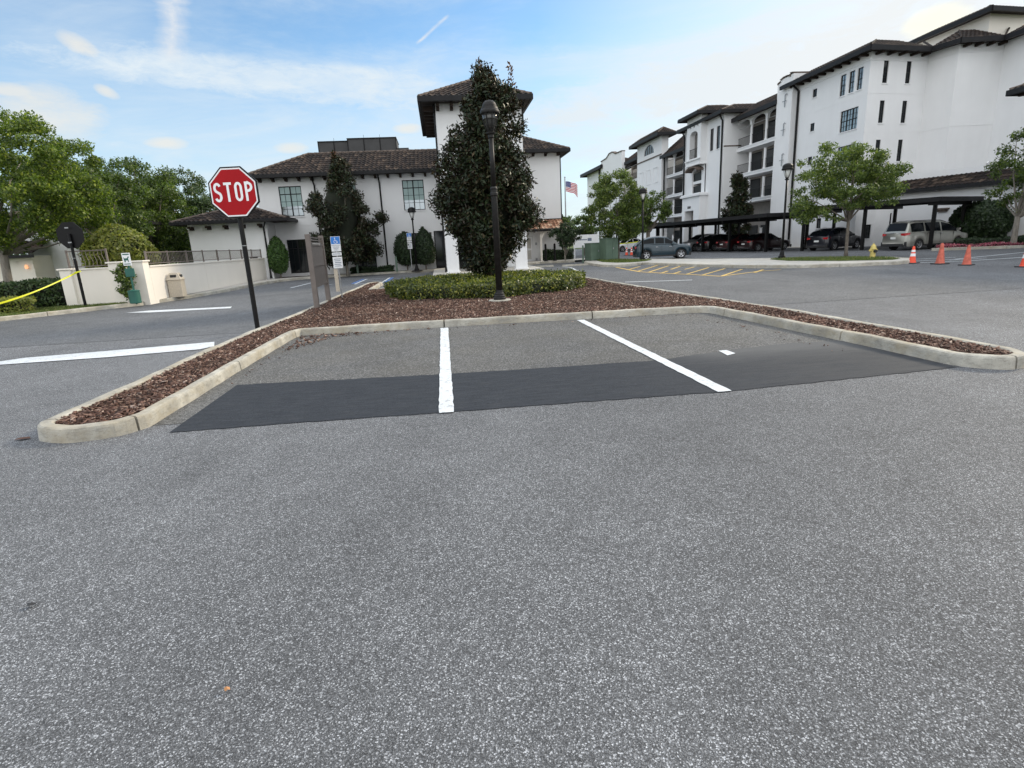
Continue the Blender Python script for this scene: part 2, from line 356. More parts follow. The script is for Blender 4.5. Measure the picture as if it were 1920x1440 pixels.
# ------------------------------------------------------------------ world, sun, camera
def world():
    w = bpy.data.worlds.new('World'); scn.world = w; w.use_nodes = True; nt = w.node_tree
    bg = nt.nodes['Background']
    sky = N(nt, 'ShaderNodeTexSky', sky_type='NISHITA'); sky.sun_disc = False
    sky.sun_elevation = math.radians(SUN_EL); sky.sun_rotation = math.radians(SUN_AZ)
    sky.air_density = 1.0; sky.dust_density = .7; sky.ozone_density = 2.
    tc = N(nt, 'ShaderNodeTexCoord'); sp = N(nt, 'ShaderNodeSeparateXYZ'); L(nt, tc.outputs['Generated'], sp.inputs[0])
    def math_(op, a, b=None):
        n = N(nt, 'ShaderNodeMath', operation=op)
        for i, v in enumerate((a, b)):
            if v is None: continue
            if isinstance(v, (int, float)): n.inputs[i].default_value = v
            else: L(nt, v, n.inputs[i])
        return n.outputs[0]
    def dirn(px, py): return Vector(ray(px, py)).normalized()
    def dp(v):
        n = N(nt, 'ShaderNodeVectorMath', operation='DOT_PRODUCT'); L(nt, tc.outputs['Generated'], n.inputs[0]); n.inputs[1].default_value = tuple(v); return n.outputs['Value']
    def gen(sc, loc, rot=0.):
        mp = N(nt, 'ShaderNodeMapping'); L(nt, tc.outputs['Generated'], mp.inputs['Vector'])
        mp.inputs['Scale'].default_value = sc; mp.inputs['Location'].default_value = loc; mp.inputs['Rotation'].default_value = (0, rot, 0); return mp.outputs['Vector']
    ci = noise(nt, 1., 8, .6, gen((2.3, 2.3, 9), (3.1, 1.7, .4), .10), .7)       # streaky cirrus veil
    ci2 = noise(nt, 1., 10, .68, gen((6, 6, 30), (1.2, 5, .2), .12), 1.2)
    fine = noise(nt, 1., 6, .7, gen((22, 22, 60), (0, 0, 0)), .4)
    def blob(px, py, rx, ry, tilt=0., edge=.9):
        c = dirn(px, py); r1 = (dirn(px+rx, py)-c).length; r2 = (dirn(px, py-ry)-c).length
        T = c.cross(Vector((0, 0, 1))).normalized(); B = T.cross(c); ct, st = math.cos(tilt), math.sin(tilt); T, B = T*ct+B*st, B*ct-T*st
        q = math_('ADD', math_('POWER', math_('DIVIDE', dp(T), r1), 2.), math_('POWER', math_('DIVIDE', dp(B), r2), 2.))
        q = math_('ADD', q, math_('MULTIPLY', math_('SUBTRACT', ci2, .5), edge*2.2)); q = math_('ADD', q, math_('MULTIPLY', math_('SUBTRACT', fine, .5), edge*3.2))
        m = ramp(nt, q, [(.0, 1.), (.45, .62), (1.15, 0.)]); return math_('MULTIPLY', m, math_('GREATER_THAN', dp(c), .8))
    cov = math_('MULTIPLY', ramp(nt, ci, [(.36, 0.), (.62, 1.)]), ramp(nt, ci2, [(.25, .5), (.66, 1.)]))
    hz = ramp(nt, sp.outputs[2], [(0., .75), (.10, .36), (.19, .28), (.24, .2), (.34, .06), (1., .0)])
    cov2 = math_('ADD', math_('MULTIPLY', cov, .6), hz)
    rgt = ramp(nt, sp.outputs[0], [(.25, 0.), (.62, .62)])
    cov2 = math_('ADD', cov2, math_('MULTIPLY', rgt, ramp(nt, ci2, [(.34, .25), (.62, 1.)])))
    bands = math_('MAXIMUM', blob(560, 150, 420, 45, -.06, .8), blob(1250, 165, 420, 60, .08, .8))
    cov2 = math_('ADD', cov2, math_('MULTIPLY', bands, .45))
    gap = math_('MAXIMUM', blob(700, 50, 330, 75, .05, .35), blob(1120, 45, 300, 60, -.02, .35))
    cov2 = math_('MULTIPLY', math_('MINIMUM', cov2, 1.), math_('SUBTRACT', 1., math_('MULTIPLY', gap, .82)))
    puf = blob(145, 82, 42, 20, -.4, .35)
    for q in ((75, 215, 125, 62, 0, .45), (20, 170, 60, 18, .0, .4), (312, 268, 44, 13, 0, .4), (545, 277, 38, 12, 0, .4), (765, 241, 30, 11, 0, .4), (200, 172, 26, 12, -.4, .3)): puf = math_('MAXIMUM', puf, blob(*q))
    # aircraft trails: short thin bands between two directions
    def trail(a, b, wdt, soft=1.):
        A = dirn(*a); B = dirn(*b); nn = A.cross(B).normalized(); mid = (A+B).normalized(); half = A.dot(mid)
        off = math_('ABSOLUTE', math_('ADD', dp(tuple(nn)), math_('MULTIPLY', math_('SUBTRACT', ci2, .5), wdt*1.8)))
        band = math_('SUBTRACT', 1., math_('MINIMUM', math_('DIVIDE', off, wdt), 1.))
        lim = math_('MINIMUM', math_('MAXIMUM', math_('DIVIDE', math_('SUBTRACT', dp(tuple(mid)), half-(1-half)*.25), (1-half)*.6), 0.), 1.)
        wv = ramp(nt, noise(nt, 26, 4, .7, tc.outputs['Generated']), [(.3, .35), (.65, 1.)])
        return math_('MULTIPLY', math_('MULTIPLY', math_('MULTIPLY', band, lim), wv), soft)
    t1 = trail((330, -40), (320, 112), .021, .9); t2 = trail((783, 80), (840, 30), .0030, .8)
    tr = math_('MAXIMUM', t1, t2)
    skc = mix(nt, 1., sky.outputs[0], SKT, 'MULTIPLY')
    c = mix(nt, cov2, skc, (CL*.98, CL*1.1, CL*1.19))
    c = mix(nt, math_('MULTIPLY', puf, .7), c, (CL*1.14, CL*1.10, CL*1.0))
    c = mix(nt, tr, c, (CL*1.08, CL*1.1, CL*1.12))
    # veil glowing round the sun behind thin cloud, low on the right
    c = mix(nt, math_('MULTIPLY', ramp(nt, dp(dirn(1760, 60)), [(.86, 0.), (.97, .5), (1., .8)]), .8), c, (CL*1.22, CL*1.22, CL*1.2))
    c = mix(nt, blob(1760, 40, 75, 36, 0, .3), c, (CL*1.42, CL*1.4, CL*1.14))
    # extra sky brightness added overhead and behind the camera, filling facades and ground
    ovh = ramp(nt, sp.outputs[2], [(.42, 0.), (.72, 1.)])
    bk = ramp(nt, math_('ADD', math_('MULTIPLY', sp.outputs[1], -1.), math_('MULTIPLY', sp.outputs[0], -.25)), [(-.05, 0.), (.5, 1.)])
    up_ = ramp(nt, sp.outputs[2], [(-.02, 0.), (.0, 1.)])
    br = math_('MULTIPLY', math_('MAXIMUM', math_('MULTIPLY', ovh, .75), bk), up_)
    c = mix(nt, br, c, (CL*BK*.98, CL*BK, CL*BK*1.025))
    L(nt, c, bg.inputs['Color']); bg.inputs['Strength'].default_value = SKY
SUN_EL, SUN_AZ, SKY, CL, BK, SKT = 27., 66., .12, 6.3, 2.05, (1.24, 1.55, 1.66)
world()
sd = bpy.data.lights.new('Sun', 'SUN'); sd.energy = 3.; sd.angle = math.radians(10); sd.color = (1., .87, .68)
so = bpy.data.objects.new('sun', sd); COL.objects.link(so)
az, el = math.radians(SUN_AZ), math.radians(SUN_EL)
so.rotation_euler = Vector((math.sin(az)*math.cos(el), math.cos(az)*math.cos(el), math.sin(el))).to_track_quat('Z', 'Y').to_euler()
cd = bpy.data.cameras.new('Camera'); cam = bpy.data.objects.new('Camera', cd); COL.objects.link(cam)
cd.sensor_width = 36; cd.lens = 36*F/1920; cd.clip_end = 3000; cd.clip_start = .05
# camera axes (right, down, forward) expressed in world coordinates
R_ = Vector((Xc[0], Yc[0], UPc[0])); Dn = Vector((Xc[1], Yc[1], UPc[1])); Fw = Vector((Xc[2], Yc[2], UPc[2]))
mw = Matrix(((R_.x, -Dn.x, -Fw.x, 0), (R_.y, -Dn.y, -Fw.y, 0), (R_.z, -Dn.z, -Fw.z, CH), (0, 0, 0, 1)))
cam.matrix_world = mw; scn.camera = cam
scn.view_settings.view_transform = 'Standard'; scn.view_settings.look = 'None'; scn.view_settings.gamma = 1; scn.view_settings.exposure = 0.06
scn.render.resolution_x = 1024; scn.render.resolution_y = 768

# ------------------------------------------------------------------ leaf clouds
def leaf_mesh(name, P, Nrm, size, asp, mat, parent, extra=None, droop=0., jitter=.35, up_tip=None):
    """P (n,3) leaf bases; every leaf is a small bent rhombus. size: length."""
    n = len(P); P = np.asarray(P, float)
    d = rng.normal(size=(n, 3)); d /= np.linalg.norm(d, axis=1)[:, None]
    if up_tip is not None: d = d*(1-up_tip[1])+np.asarray(up_tip[0])*up_tip[1]; d /= np.linalg.norm(d, axis=1)[:, None]
    nn = np.asarray(Nrm, float)+rng.normal(size=(n, 3))*jitter; nn -= d*np.sum(nn*d, 1)[:, None]; nn /= np.linalg.norm(nn, axis=1)[:, None]+1e-9
    s = np.cross(d, nn)
    ln = size*(.65+.7*rng.random(n))[:, None]; w = ln*asp/2
    v = np.empty((n, 4, 3))
    v[:, 0] = P; v[:, 1] = P+d*ln*.45+s*w+nn*ln*.06; v[:, 2] = P+d*ln-nn*ln*.12; v[:, 3] = P+d*ln*.45-s*w+nn*ln*.06
    verts = v.reshape(-1, 3); me = bpy.data.meshes.new(name)
    ev, ef = (extra.v, extra.f) if extra else ([], [])
    nv = 4*n; me.vertices.add(nv+len(ev))
    allv = np.concatenate([verts, np.array(ev, float).reshape(-1, 3)]); me.vertices.foreach_set('co', allv.ravel())
    li = np.arange(nv, dtype=np.int32); ls = np.arange(n, dtype=np.int32)*4; lt = np.full(n, 4, np.int32)
    if ef:
        el_ = np.array([i+nv for f in ef for i in f], np.int32); et = np.array([len(f) for f in ef], np.int32)
        es = nv+np.concatenate([[0], np.cumsum(et)[:-1]]).astype(np.int32)
        li = np.concatenate([li, el_]); ls = np.concatenate([ls, es]); lt = np.concatenate([lt, et])
    me.loops.add(len(li)); me.loops.foreach_set('vertex_index', li)
    me.polygons.add(len(ls)); me.polygons.foreach_set('loop_start', ls); me.polygons.foreach_set('loop_total', lt)
    me.materials.append(mat)
    if ef:
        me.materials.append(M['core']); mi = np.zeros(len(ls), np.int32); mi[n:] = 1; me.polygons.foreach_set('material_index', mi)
    me.update(); me.validate()
    o = bpy.data.objects.new(name, me); COL.objects.link(o); o.parent = parent
    return o
def sph(n):
    d = rng.normal(size=(n, 3)); return d/np.linalg.norm(d, axis=1)[:, None]
def clump_points(cents, rads, n, flat=.7):
    cents = np.asarray(cents, float); rads = np.asarray(rads, float); p = rads**2; p /= p.sum()
    k = rng.choice(len(cents), n, p=p); d = sph(n); r = rng.random(n)**.45
    off = d*(r*rads[k])[:, None]; off[:, 2] *= flat
    nr = d.copy(); nr[:, 2] += .6
    return cents[k]+off, nr
def crown_clumps(c, rx, ry, rz, K, rmin, rmax, seed=0, shell=.45, shape=None):
    rr = np.random.default_rng(seed); C_ = []; R = []
    while len(C_) < K:
        q = rr.uniform(-1, 1, 3); l = np.linalg.norm(q)
        if l > 1 or l < shell*rr.random(): continue
        if shape and not shape(q, rr): continue
        C_.append((c[0]+q[0]*rx, c[1]+q[1]*ry, c[2]+q[2]*rz)); R.append(rr.uniform(rmin, rmax)*(1.15-.35*l))
    return C_, R
def make_trunk(root, base_r, h_fork, cents, mat, lean=(0, 0), nl=12, seed=1, multi=1):
    rr = random.Random(seed); m = MB()
    fk = (lean[0], lean[1], h_fork)
    m.tube([(0,0,-.05), (lean[0]*.2, lean[1]*.2, h_fork*.12), (lean[0]*.5, lean[1]*.5, h_fork*.5), fk], [base_r*1.35, base_r, base_r*.9, base_r*.82], 10)
    cs = rr.sample(list(cents), min(nl, len(cents)))
    for c in cs:
        t = rr.uniform(.0, .25); top = (fk[0]+(c[0]-fk[0])*.15, fk[1]+(c[1]-fk[1])*.15, h_fork+max(0., (c[2]-h_fork))*.45*rr.random())
        mid = [(a+b)/2+rr.uniform(-.12, .12) for a, b in zip(top, c)]
        m.tube([(fk[0]*.98, fk[1]*.98, h_fork-.08), top, mid, c], [base_r*.55, base_r*.42, base_r*.24, base_r*.08], 6)
    o = m.build('trunk', mat, root, smooth=True); return o
def oak(name, label, loc, c, rx, ry, rz, K, rc, nleaf, size, leaf, barkm, tr, fork, group=None, seed=1, shape=None, cat='tree', shell=.45, lean=(0,0), name2='crown'):
    t = thing(name, label, cat, loc, 0, group)
    C_, R = crown_clumps(c, rx, ry, rz, K, rc[0], rc[1], seed, shell, shape)
    make_trunk(t, tr, fork, C_, barkm, lean, 14, seed)
    P, Nr = clump_points(C_, R, nleaf)
    leaf_mesh('crown', P, Nr, size, .55, leaf, t)
    return t
def core_lathe(prof, n=14, wob=.05):
    m = MB(); m.lathe(prof, n=n); return m
def topiary(name, label, loc, prof, nleaf, size, leaf, group=None, cat='shrub', stem=.05, sx=1., sy=1., noisy=.04, asp=.6):
    """prof: [(r,z)...] silhouette of a clipped shrub; leaves cover the surface."""
    t = thing(name, label, cat, loc, 0, group)
    rs = np.array([p[0] for p in prof]); zs = np.array([p[1] for p in prof])
    z = rng.choice(np.linspace(zs[0], zs[-1], 400), nleaf*3); r = np.interp(z, zs, rs)
    keep = rng.random(len(z)) < (r/rs.max()*.9+.1); z = z[keep][:nleaf]; r = r[keep][:nleaf]; n = len(z)
    a = rng.random(n)*2*PI; bump_ = 1+.05*np.sin(a*5+z*4)+.04*np.sin(a*9-z*7)
    rr = r*bump_-np.abs(rng.normal(size=n))*noisy
    P = np.stack([rr*np.cos(a)*sx, rr*np.sin(a)*sy, z+rng.normal(size=n)*.02], 1)
    Nr = np.stack([np.cos(a), np.sin(a), (z-zs.mean())/(zs[-1]-zs[0])*2], 1)
    # top cap
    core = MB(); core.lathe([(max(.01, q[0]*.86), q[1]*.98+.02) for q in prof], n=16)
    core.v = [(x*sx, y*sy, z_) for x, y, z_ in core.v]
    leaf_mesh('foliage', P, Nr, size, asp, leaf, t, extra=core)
    if stem:
        m = MB(); m.tube([(0,0,-.03), (.01,0,zs[0]+.15)], [stem, stem*.8], 8); m.build('stem', M['bark'], t)
    return t

# ------------------------------------------------------------------ roofs
def slope(m, A, B, C_, D, pitch=.27, row=.4, amp=.05, ns=5):
    A, B, C_, D = (Vector(p) for p in (A, B, C_, D)); U = (B-A); Lu = U.length; U = U/Lu
    W = ((D-A) if (D-A).cross(U).length > .05 else (C_-A)); n = U.cross(W).normalized()
    if n.z < 0: n = -n
    V = n.cross(U).normalized()
    if V.z < 0: V = -V
    uD, vD = (D-A).dot(U), (D-A).dot(V); uC, vC = (C_-A).dot(U), (C_-A).dot(V)
    ncol = max(2, int(round(Lu/pitch))); du = Lu/ncol; vm = max(vC, vD); nr = max(1, int(math.ceil(vm/row-1e-6)))
    def vmax(u):
        pts = [(0., 0.), (uD, vD), (uC, vC), (Lu, 0.)]
        if uD <= 1e-4: pts = pts[1:]
        if uC >= Lu-1e-4: pts = pts[:-1]
        return float(np.interp(u, [p[0] for p in pts], [p[1] for p in pts]))
    tv = [[random.random() for _ in range(nr)] for _ in range(ncol+1)]
    prev = None
    for i in range(ncol*ns+1):
        u = i*du/ns; h = amp*(.5+.5*math.cos(2*PI*i/ns)); mx = vmax(u); ring = []
        for j in range(nr):
            for v, e in ((j*row, .03), ((j+1)*row, 0.)):
                v = min(v, mx); ring.append(tuple(A+U*u+V*v+n*(h+e)))
        if prev is not None:
            b = len(m.v); m.v.extend(prev+ring); k = len(ring); col = (i-1)//ns
            for q in range(k-1):
                m.f.append([b+q, b+k+q, b+k+q+1, b+q+1]); m.mi.append(m.m); m.tv.append(tv[col][min(q//2, nr-1)])
        prev = ring
def cap_line(m, a, b, r=.1, seg=.42):
    a = Vector(a); b = Vector(b); n = max(1, int((b-a).length/seg)); d = (b-a)/n
    for i in range(n): m.tube([a+d*i, a+d*(i+1.03)], [r*1.08, r*.88], 8)
def hip_roof(par, x0, x1, y0, y1, z, h, tile='tile', over=0., ridge_in=None, flat_top=False, pitch=.27, faces='FLRB', fascia=.22, caps=True, name='roof', soffit=True):
    """rectangle eaves at height z; ridge along the long axis, or a truncated top when flat_top=(inset)."""
    w, d = x1-x0, y1-y0; ins = flat_top if flat_top else min(w, d)/2
    if flat_top: p = [(x0+ins, y0+ins), (x1-ins, y0+ins), (x1-ins, y1-ins), (x0+ins, y1-ins)]
    elif w >= d: p = [(x0+ins, y0+ins), (x1-ins, y0+ins), (x1-ins, y0+ins), (x0+ins, y0+ins)]
    else: p = [(x0+ins, y0+ins), (x0+ins, y0+ins), (x0+ins, y1-ins), (x0+ins, y1-ins)]
    T = [(q[0], q[1], z+h) for q in p]; E_ = [(x0, y0, z), (x1, y0, z), (x1, y1, z), (x0, y1, z)]
    m = MB()
    for k, (i, j) in dict(F=(0, 1), R=(1, 2), B=(2, 3), L=(3, 0)).items():
        if k in faces: slope(m, E_[i], E_[j], T[j], T[i], pitch)
        else: m.add([E_[i], E_[j], T[j], T[i]], [[0, 1, 2, 3]])
    if flat_top: m.add([(q[0], q[1], z+h-.02) for q in T], [[0, 1, 2, 3]])
    r = m.build(name, M[tile], par, tile=True)
    if caps:
        c = MB()
        for i in range(4): cap_line(c, E_[i], T[i])
        if flat_top:
            for i in range(4): cap_line(c, T[i], T[(i+1) % 4])
        else: cap_line(c, T[0], T[2])
        c.build('ridge_cap', M['ridge'], r)
    g = MB(); f = fascia
    g.box(x0-.09, x1+.09, y0-.09, y0+.02, z-f, z+.02); g.box(x0-.09, x1+.09, y1-.02, y1+.09, z-f, z+.02)
    g.box(x0-.09, x0+.02, y0+.02, y1-.02, z-f, z+.02); g.box(x1-.02, x1+.09, y0+.02, y1-.02, z-f, z+.02)
    g.build('gutter', M['dark'], par, bevel=.02)
    if soffit:
        s = MB(); s.box(x0+.022, x1-.022, y0+.022, y1-.022, z-f*.55-.04, z-f*.55); s.build('soffit', M['soffit'], par)
    return r

# ------------------------------------------------------------------ walls
def wall(m, fr, u0, u1, z0, z1, holes=(), depth=.14):
    us = sorted(set([u0, u1]+[h[0] for h in holes]+[h[1] for h in holes])); zs = sorted(set([z0, z1]+[h[2] for h in holes]+[h[3] for h in holes]))
    us = [u for u in us if u0-1e-6 <= u <= u1+1e-6]; zs = [z for z in zs if z0-1e-6 <= z <= z1+1e-6]
    for a, b in zip(us, us[1:]):
        for c, d in zip(zs, zs[1:]):
            mu, mz = (a+b)/2, (c+d)/2
            if any(h[0] < mu < h[1] and h[2] < mz < h[3] for h in holes): continue
            m.add([fr(a, 0, c), fr(b, 0, c), fr(b, 0, d), fr(a, 0, d)], [[0, 1, 2, 3]])
    for h in holes:
        a, b, c, d = h[:4]; e = -(h[5] if len(h) > 5 else depth)
        m.add([fr(a, 0, c), fr(b, 0, c), fr(b, e, c), fr(a, e, c)], [[0, 1, 2, 3]])
        if len(h) > 4 and h[4]:
            rise = h[4]; n = 12; w = b-a; pts = []
            for k in range(n+1):
                t = PI*k/n; pts.append((a+w/2-w/2*math.cos(t), d-rise+rise*math.sin(t)))
            for k in range(n//2):
                p, q = pts[k], pts[k+1]; m.add([fr(p[0], 0, p[1]), fr(q[0], 0, q[1]), fr(a, 0, d)], [[0, 1, 2]])
            for k in range(n//2, n):
                p, q = pts[k], pts[k+1]; m.add([fr(p[0], 0, p[1]), fr(q[0], 0, q[1]), fr(b, 0, d)], [[0, 1, 2]])
            for p, q in zip(pts, pts[1:]): m.add([fr(p[0], 0, p[1]), fr(q[0], 0, q[1]), fr(q[0], e, q[1]), fr(p[0], e, p[1])], [[0, 1, 2, 3]])
            sides = d-rise
        else:
            m.add([fr(a, 0, d), fr(b, 0, d), fr(b, e, d), fr(a, e, d)], [[0, 1, 2, 3]]); sides = d
        m.add([fr(a, 0, c), fr(a, 0, sides), fr(a, e, sides), fr(a, e, c)], [[0, 1, 2, 3]])
        m.add([fr(b, 0, c), fr(b, 0, sides), fr(b, e, sides), fr(b, e, c)], [[0, 1, 2, 3]])
def window(par, fr, a, b, c, d, cols=2, rows=3, depth=.12, sill=True, mull=(), fm='dark', glass='glass', pale_sheet=0., thick=.05, bar=.022, split=None):
    m = MB(); t = thick; D0, D1 = -depth, -depth+.06
    m.fbox(fr, a, b, D0, D1, c, c+t); m.fbox(fr, a, b, D0, D1, d-t, d); m.fbox(fr, a, a+t, D0, D1, c+t, d-t); m.fbox(fr, b-t, b, D0, D1, c+t, d-t)
    for u in mull: m.fbox(fr, u-t*.7, u+t*.7, D0, D1-.003, c+t, d-t)
    if split: 
        for s_ in split: m.fbox(fr, a+t, b-t, D0, D1-.005, s_-t*.5, s_+t*.5)
    for i in range(1, cols):
        u = a+(b-a)*i/cols; m.fbox(fr, u-bar/2, u+bar/2, D0, D1-.015, c+t, d-t)
    for j in range(1, rows):
        z = c+(d-c)*j/rows; m.fbox(fr, a+t, b-t, D0, D1-.018, z-bar/2, z+bar/2)
    w = m.build('window', M[fm], par)
    g = MB(); g.fbox(fr, a+.01, b-.01, D0+.005, D0+.02, c+.01, d-.01); 
    go = g.build('pane', M[glass], par); go.parent = w
    if pale_sheet:
        q = MB(); q.fbox(fr, a+.03, b-.03, D0+.021, D0+.026, d-(d-c)*pale_sheet, d-.03); qo = q.build('pale_sheet', M['pale_sheet'], par); qo.parent = w
    if sill:
        s = MB(); s.fbox(fr, a-.05, b+.05, -.02, .05, c-.07, c-.003); so_ = s.build('sill', M['stucco'], par); so_.parent = w
    return w
def downspout(par, pts, r=.05):
    m = MB(); m.tube(pts, r, 8); 
    x, y, z = pts[-1]; m.tube([(x, y, z+.25), (x, y, z)], [r*1.05, r*1.7], 8)
    return m.build('downspout', M['blackmetal'], par)
def brackets(par, fr, us, z, out=.55, h=.2, w=.13):
    for u in us:
        m = MB(); m.fprism(fr, [(u-w/2, z-h), (u+w/2, z-h), (u+w/2, z), (u-w/2, z)], .002, out*.55); m.fbox(fr, u-w/2+.002, u+w/2-.002, out*.55, out, z-h*.55, z)
        m.build('bracket', M['wood'], par)

# ================================================================== GROUND, ROADS, MARKINGS
def sheet(name, poly, z, mat):
    m = MB(); m.poly([(x, y, z) for x, y in poly]); return struct(m.build(name, mat))
def gp(*px): return [G(*p) for p in px]
m = MB(); m.poly([(-900,-300,-.02), (900,-300,-.02), (900,2400,-.02), (-900,2400,-.02)]); struct(m.build('ground', M['grass']))
sheet('parking_lot_asphalt', [(-34,-14), (60,-14), (60,95), (-34,95)], 0., M['asphalt'])
# smoother bluish drives either side of the island and behind it
sheet('drive_lane', [(-26,13.2), (-3.95,12.6), (-3.7,24), (-3.2,29), (5.3,29), (5.7,24), (6.4,11.5), (40,11.5), (40,80), (-26,80)], .004, M['asphalt_far'])
sheet('parking_stall_asphalt', [(-3.05,5.75), (-2.95,11.56), (5.38,11.05), (5.7,5.5)], .004, M['asphalt_stall'])
edge_b = [(-2.70,5.45), (-1.6,5.43), (-.12,5.36), (1.3,5.33), (2.78,5.27), (3.7,5.33), (4.7,5.40), (5.62,5.47)]
edge_t = [(5.60,7.3), (4.9,7.4), (4.2,7.3), (3.3,7.1), (2.75,6.95), (1.2,7.0), (-.1,7.08), (-1.4,7.22), (-2.71,7.36)]
def ragged(pts, amp=.012, step=.06):
    P = resample(pts, False, step); return [(x+random.uniform(-amp, amp), y+random.uniform(-amp, amp)) for x, y in P]
def resample(pts, closed, step):
    out = []; n = len(pts)
    for i in range(n if closed else n-1):
        a = Vector(pts[i]); b = Vector(pts[(i+1) % n]); k = max(1, int((b-a).length/step))
        for j in range(k): out.append(tuple(a+(b-a)*j/k))
    if not closed: out.append(tuple(pts[-1]))
    return out
sheet('asphalt_patch', ragged(edge_b)+ragged(edge_t), .0065, M['patch'])
def stripe(a, b, w, z=.013, mat='paint_white', name='road_marking', jag=0.):
    a = Vector((a[0], a[1], 0)); b = Vector((b[0], b[1], 0)); d = (b-a).normalized(); s = Vector((d.y, -d.x, 0))*w/2
    n = max(1, int((b-a).length/.12)) if jag else 1; l = []; r = []
    for i in range(n+1):
        p = a+(b-a)*i/n; j1, j2 = random.uniform(-jag, jag), random.uniform(-jag, jag)
        l.append(tuple(p+s*(1+j1)+Vector((0,0,z)))); r.append(tuple(p-s*(1+j2)+Vector((0,0,z))))
    m = MB(); m.add(l+r, [[i, i+1, n+1+i+1, n+1+i] for i in range(n)]); return struct(m.build(name, M[mat]))
stripe((-.04,11.25), (-.065,5.33), .15, jag=.07); stripe((2.71,11.1), (2.79,5.26), .15, jag=.07)
m = MB(); m.poly([(x, y, .013) for x, y in gp((1347,659), (1362,658), (1379,664), (1364,668))]); struct(m.build('road_marking', M['paint_white']))
m = MB(); m.poly([(x, y, .012) for x, y in gp((-60,694), (-15,681), (47,672), (250,655), (402,642), (402,650), (375,656), (200,671), (0,685))]); struct(m.build('road_marking', M['paint_white']))
m = MB(); m.poly([(x, y, .012) for x, y in gp((236,587), (280,583), (435,575.5), (432,578.5), (280,586.5))]); struct(m.build('road_marking', M['paint_white']))
def pxstripe(a, b, w, mat='paint_white', z=.012): return stripe(G(*a), G(*b), w, z, mat)
pxstripe((1172,529.5), (1298,525.5), .16)
# yellow hatched bay
zc = [G(*p) for p in ((1155,501.5), (1178,506), (1200,510), (1250,513), (1300,515.5), (1351,518.5))]
for a, b in zip(zc, zc[1:]): stripe(a, b, .13, .012, 'paint_yellow')
stripe(zc[-1], G(1424,509), .11, .012, 'paint_yellow'); stripe(G(1424,509), G(1464,506.3), .11, .012, 'paint_yellow')
for a, b in (((1180,505.5),(1200,500)), ((1196,509),(1237,496.6)), ((1216,511),(1257,497.5)), ((1239,513),(1252,508.5)), ((1258,505.5),(1276,499.5)), ((1262,514),(1276,509.5)),
             ((1284,505.5),(1302,501)), ((1288,514.5),(1329,502)), ((1318,516),(1359,504)), ((1352,518.5),(1391,505.5)), ((1415,511.5),(1431,506))):
    pxstripe(a, b, .11, 'paint_yellow', .0125)
# lines across the far drive and the crossing at the right
for a, b, w in (((1690,487.5),(1792,482.8),.12), ((1697,490.5),(1800,486.5),.12), ((1706,493.8),(1800,490.2),.14), ((1790,486.5),(1925,473),.12), ((1800,490.4),(1925,482.6),.14), ((1780,488.5),(1850,484),.10)):
    pxstripe(a, b, w)
for a, b in (((1285,484.5),(1330,481.5)), ((1290,488.5),(1360,485)), ((1340,484),(1400,482.5)), ((1380,487),(1470,484)), ((1500,477),(1560,472.5)), ((1560,478),(1700,472.3)), ((1410,475),(1460,474)), ((1180,483),(1200,481.5))):
    pxstripe(a, b, .13, 'paint_old')
# accessible bays: white and blue lines by the clinic
pxstripe((545,540.3), (586,530.2), .12); pxstripe((613,534.5),(623,533.6), .1)
for a, b in (((665,533.2),(688,523.5)), ((665,533.4),(716,530.2)), ((716,530.4),(731,521)), ((672,527.8),(722,525.2)), ((684,524.4),(728,521.6)), ((1070,502),(1084,508.5)), ((1055,500.5),(1070,502))):
    pxstripe(a, b, .12)
for a, b in (((660,532.6),(682,523.4)), ((722,530),(737,520.4))): pxstripe(a, b, .13, 'paint_blue')
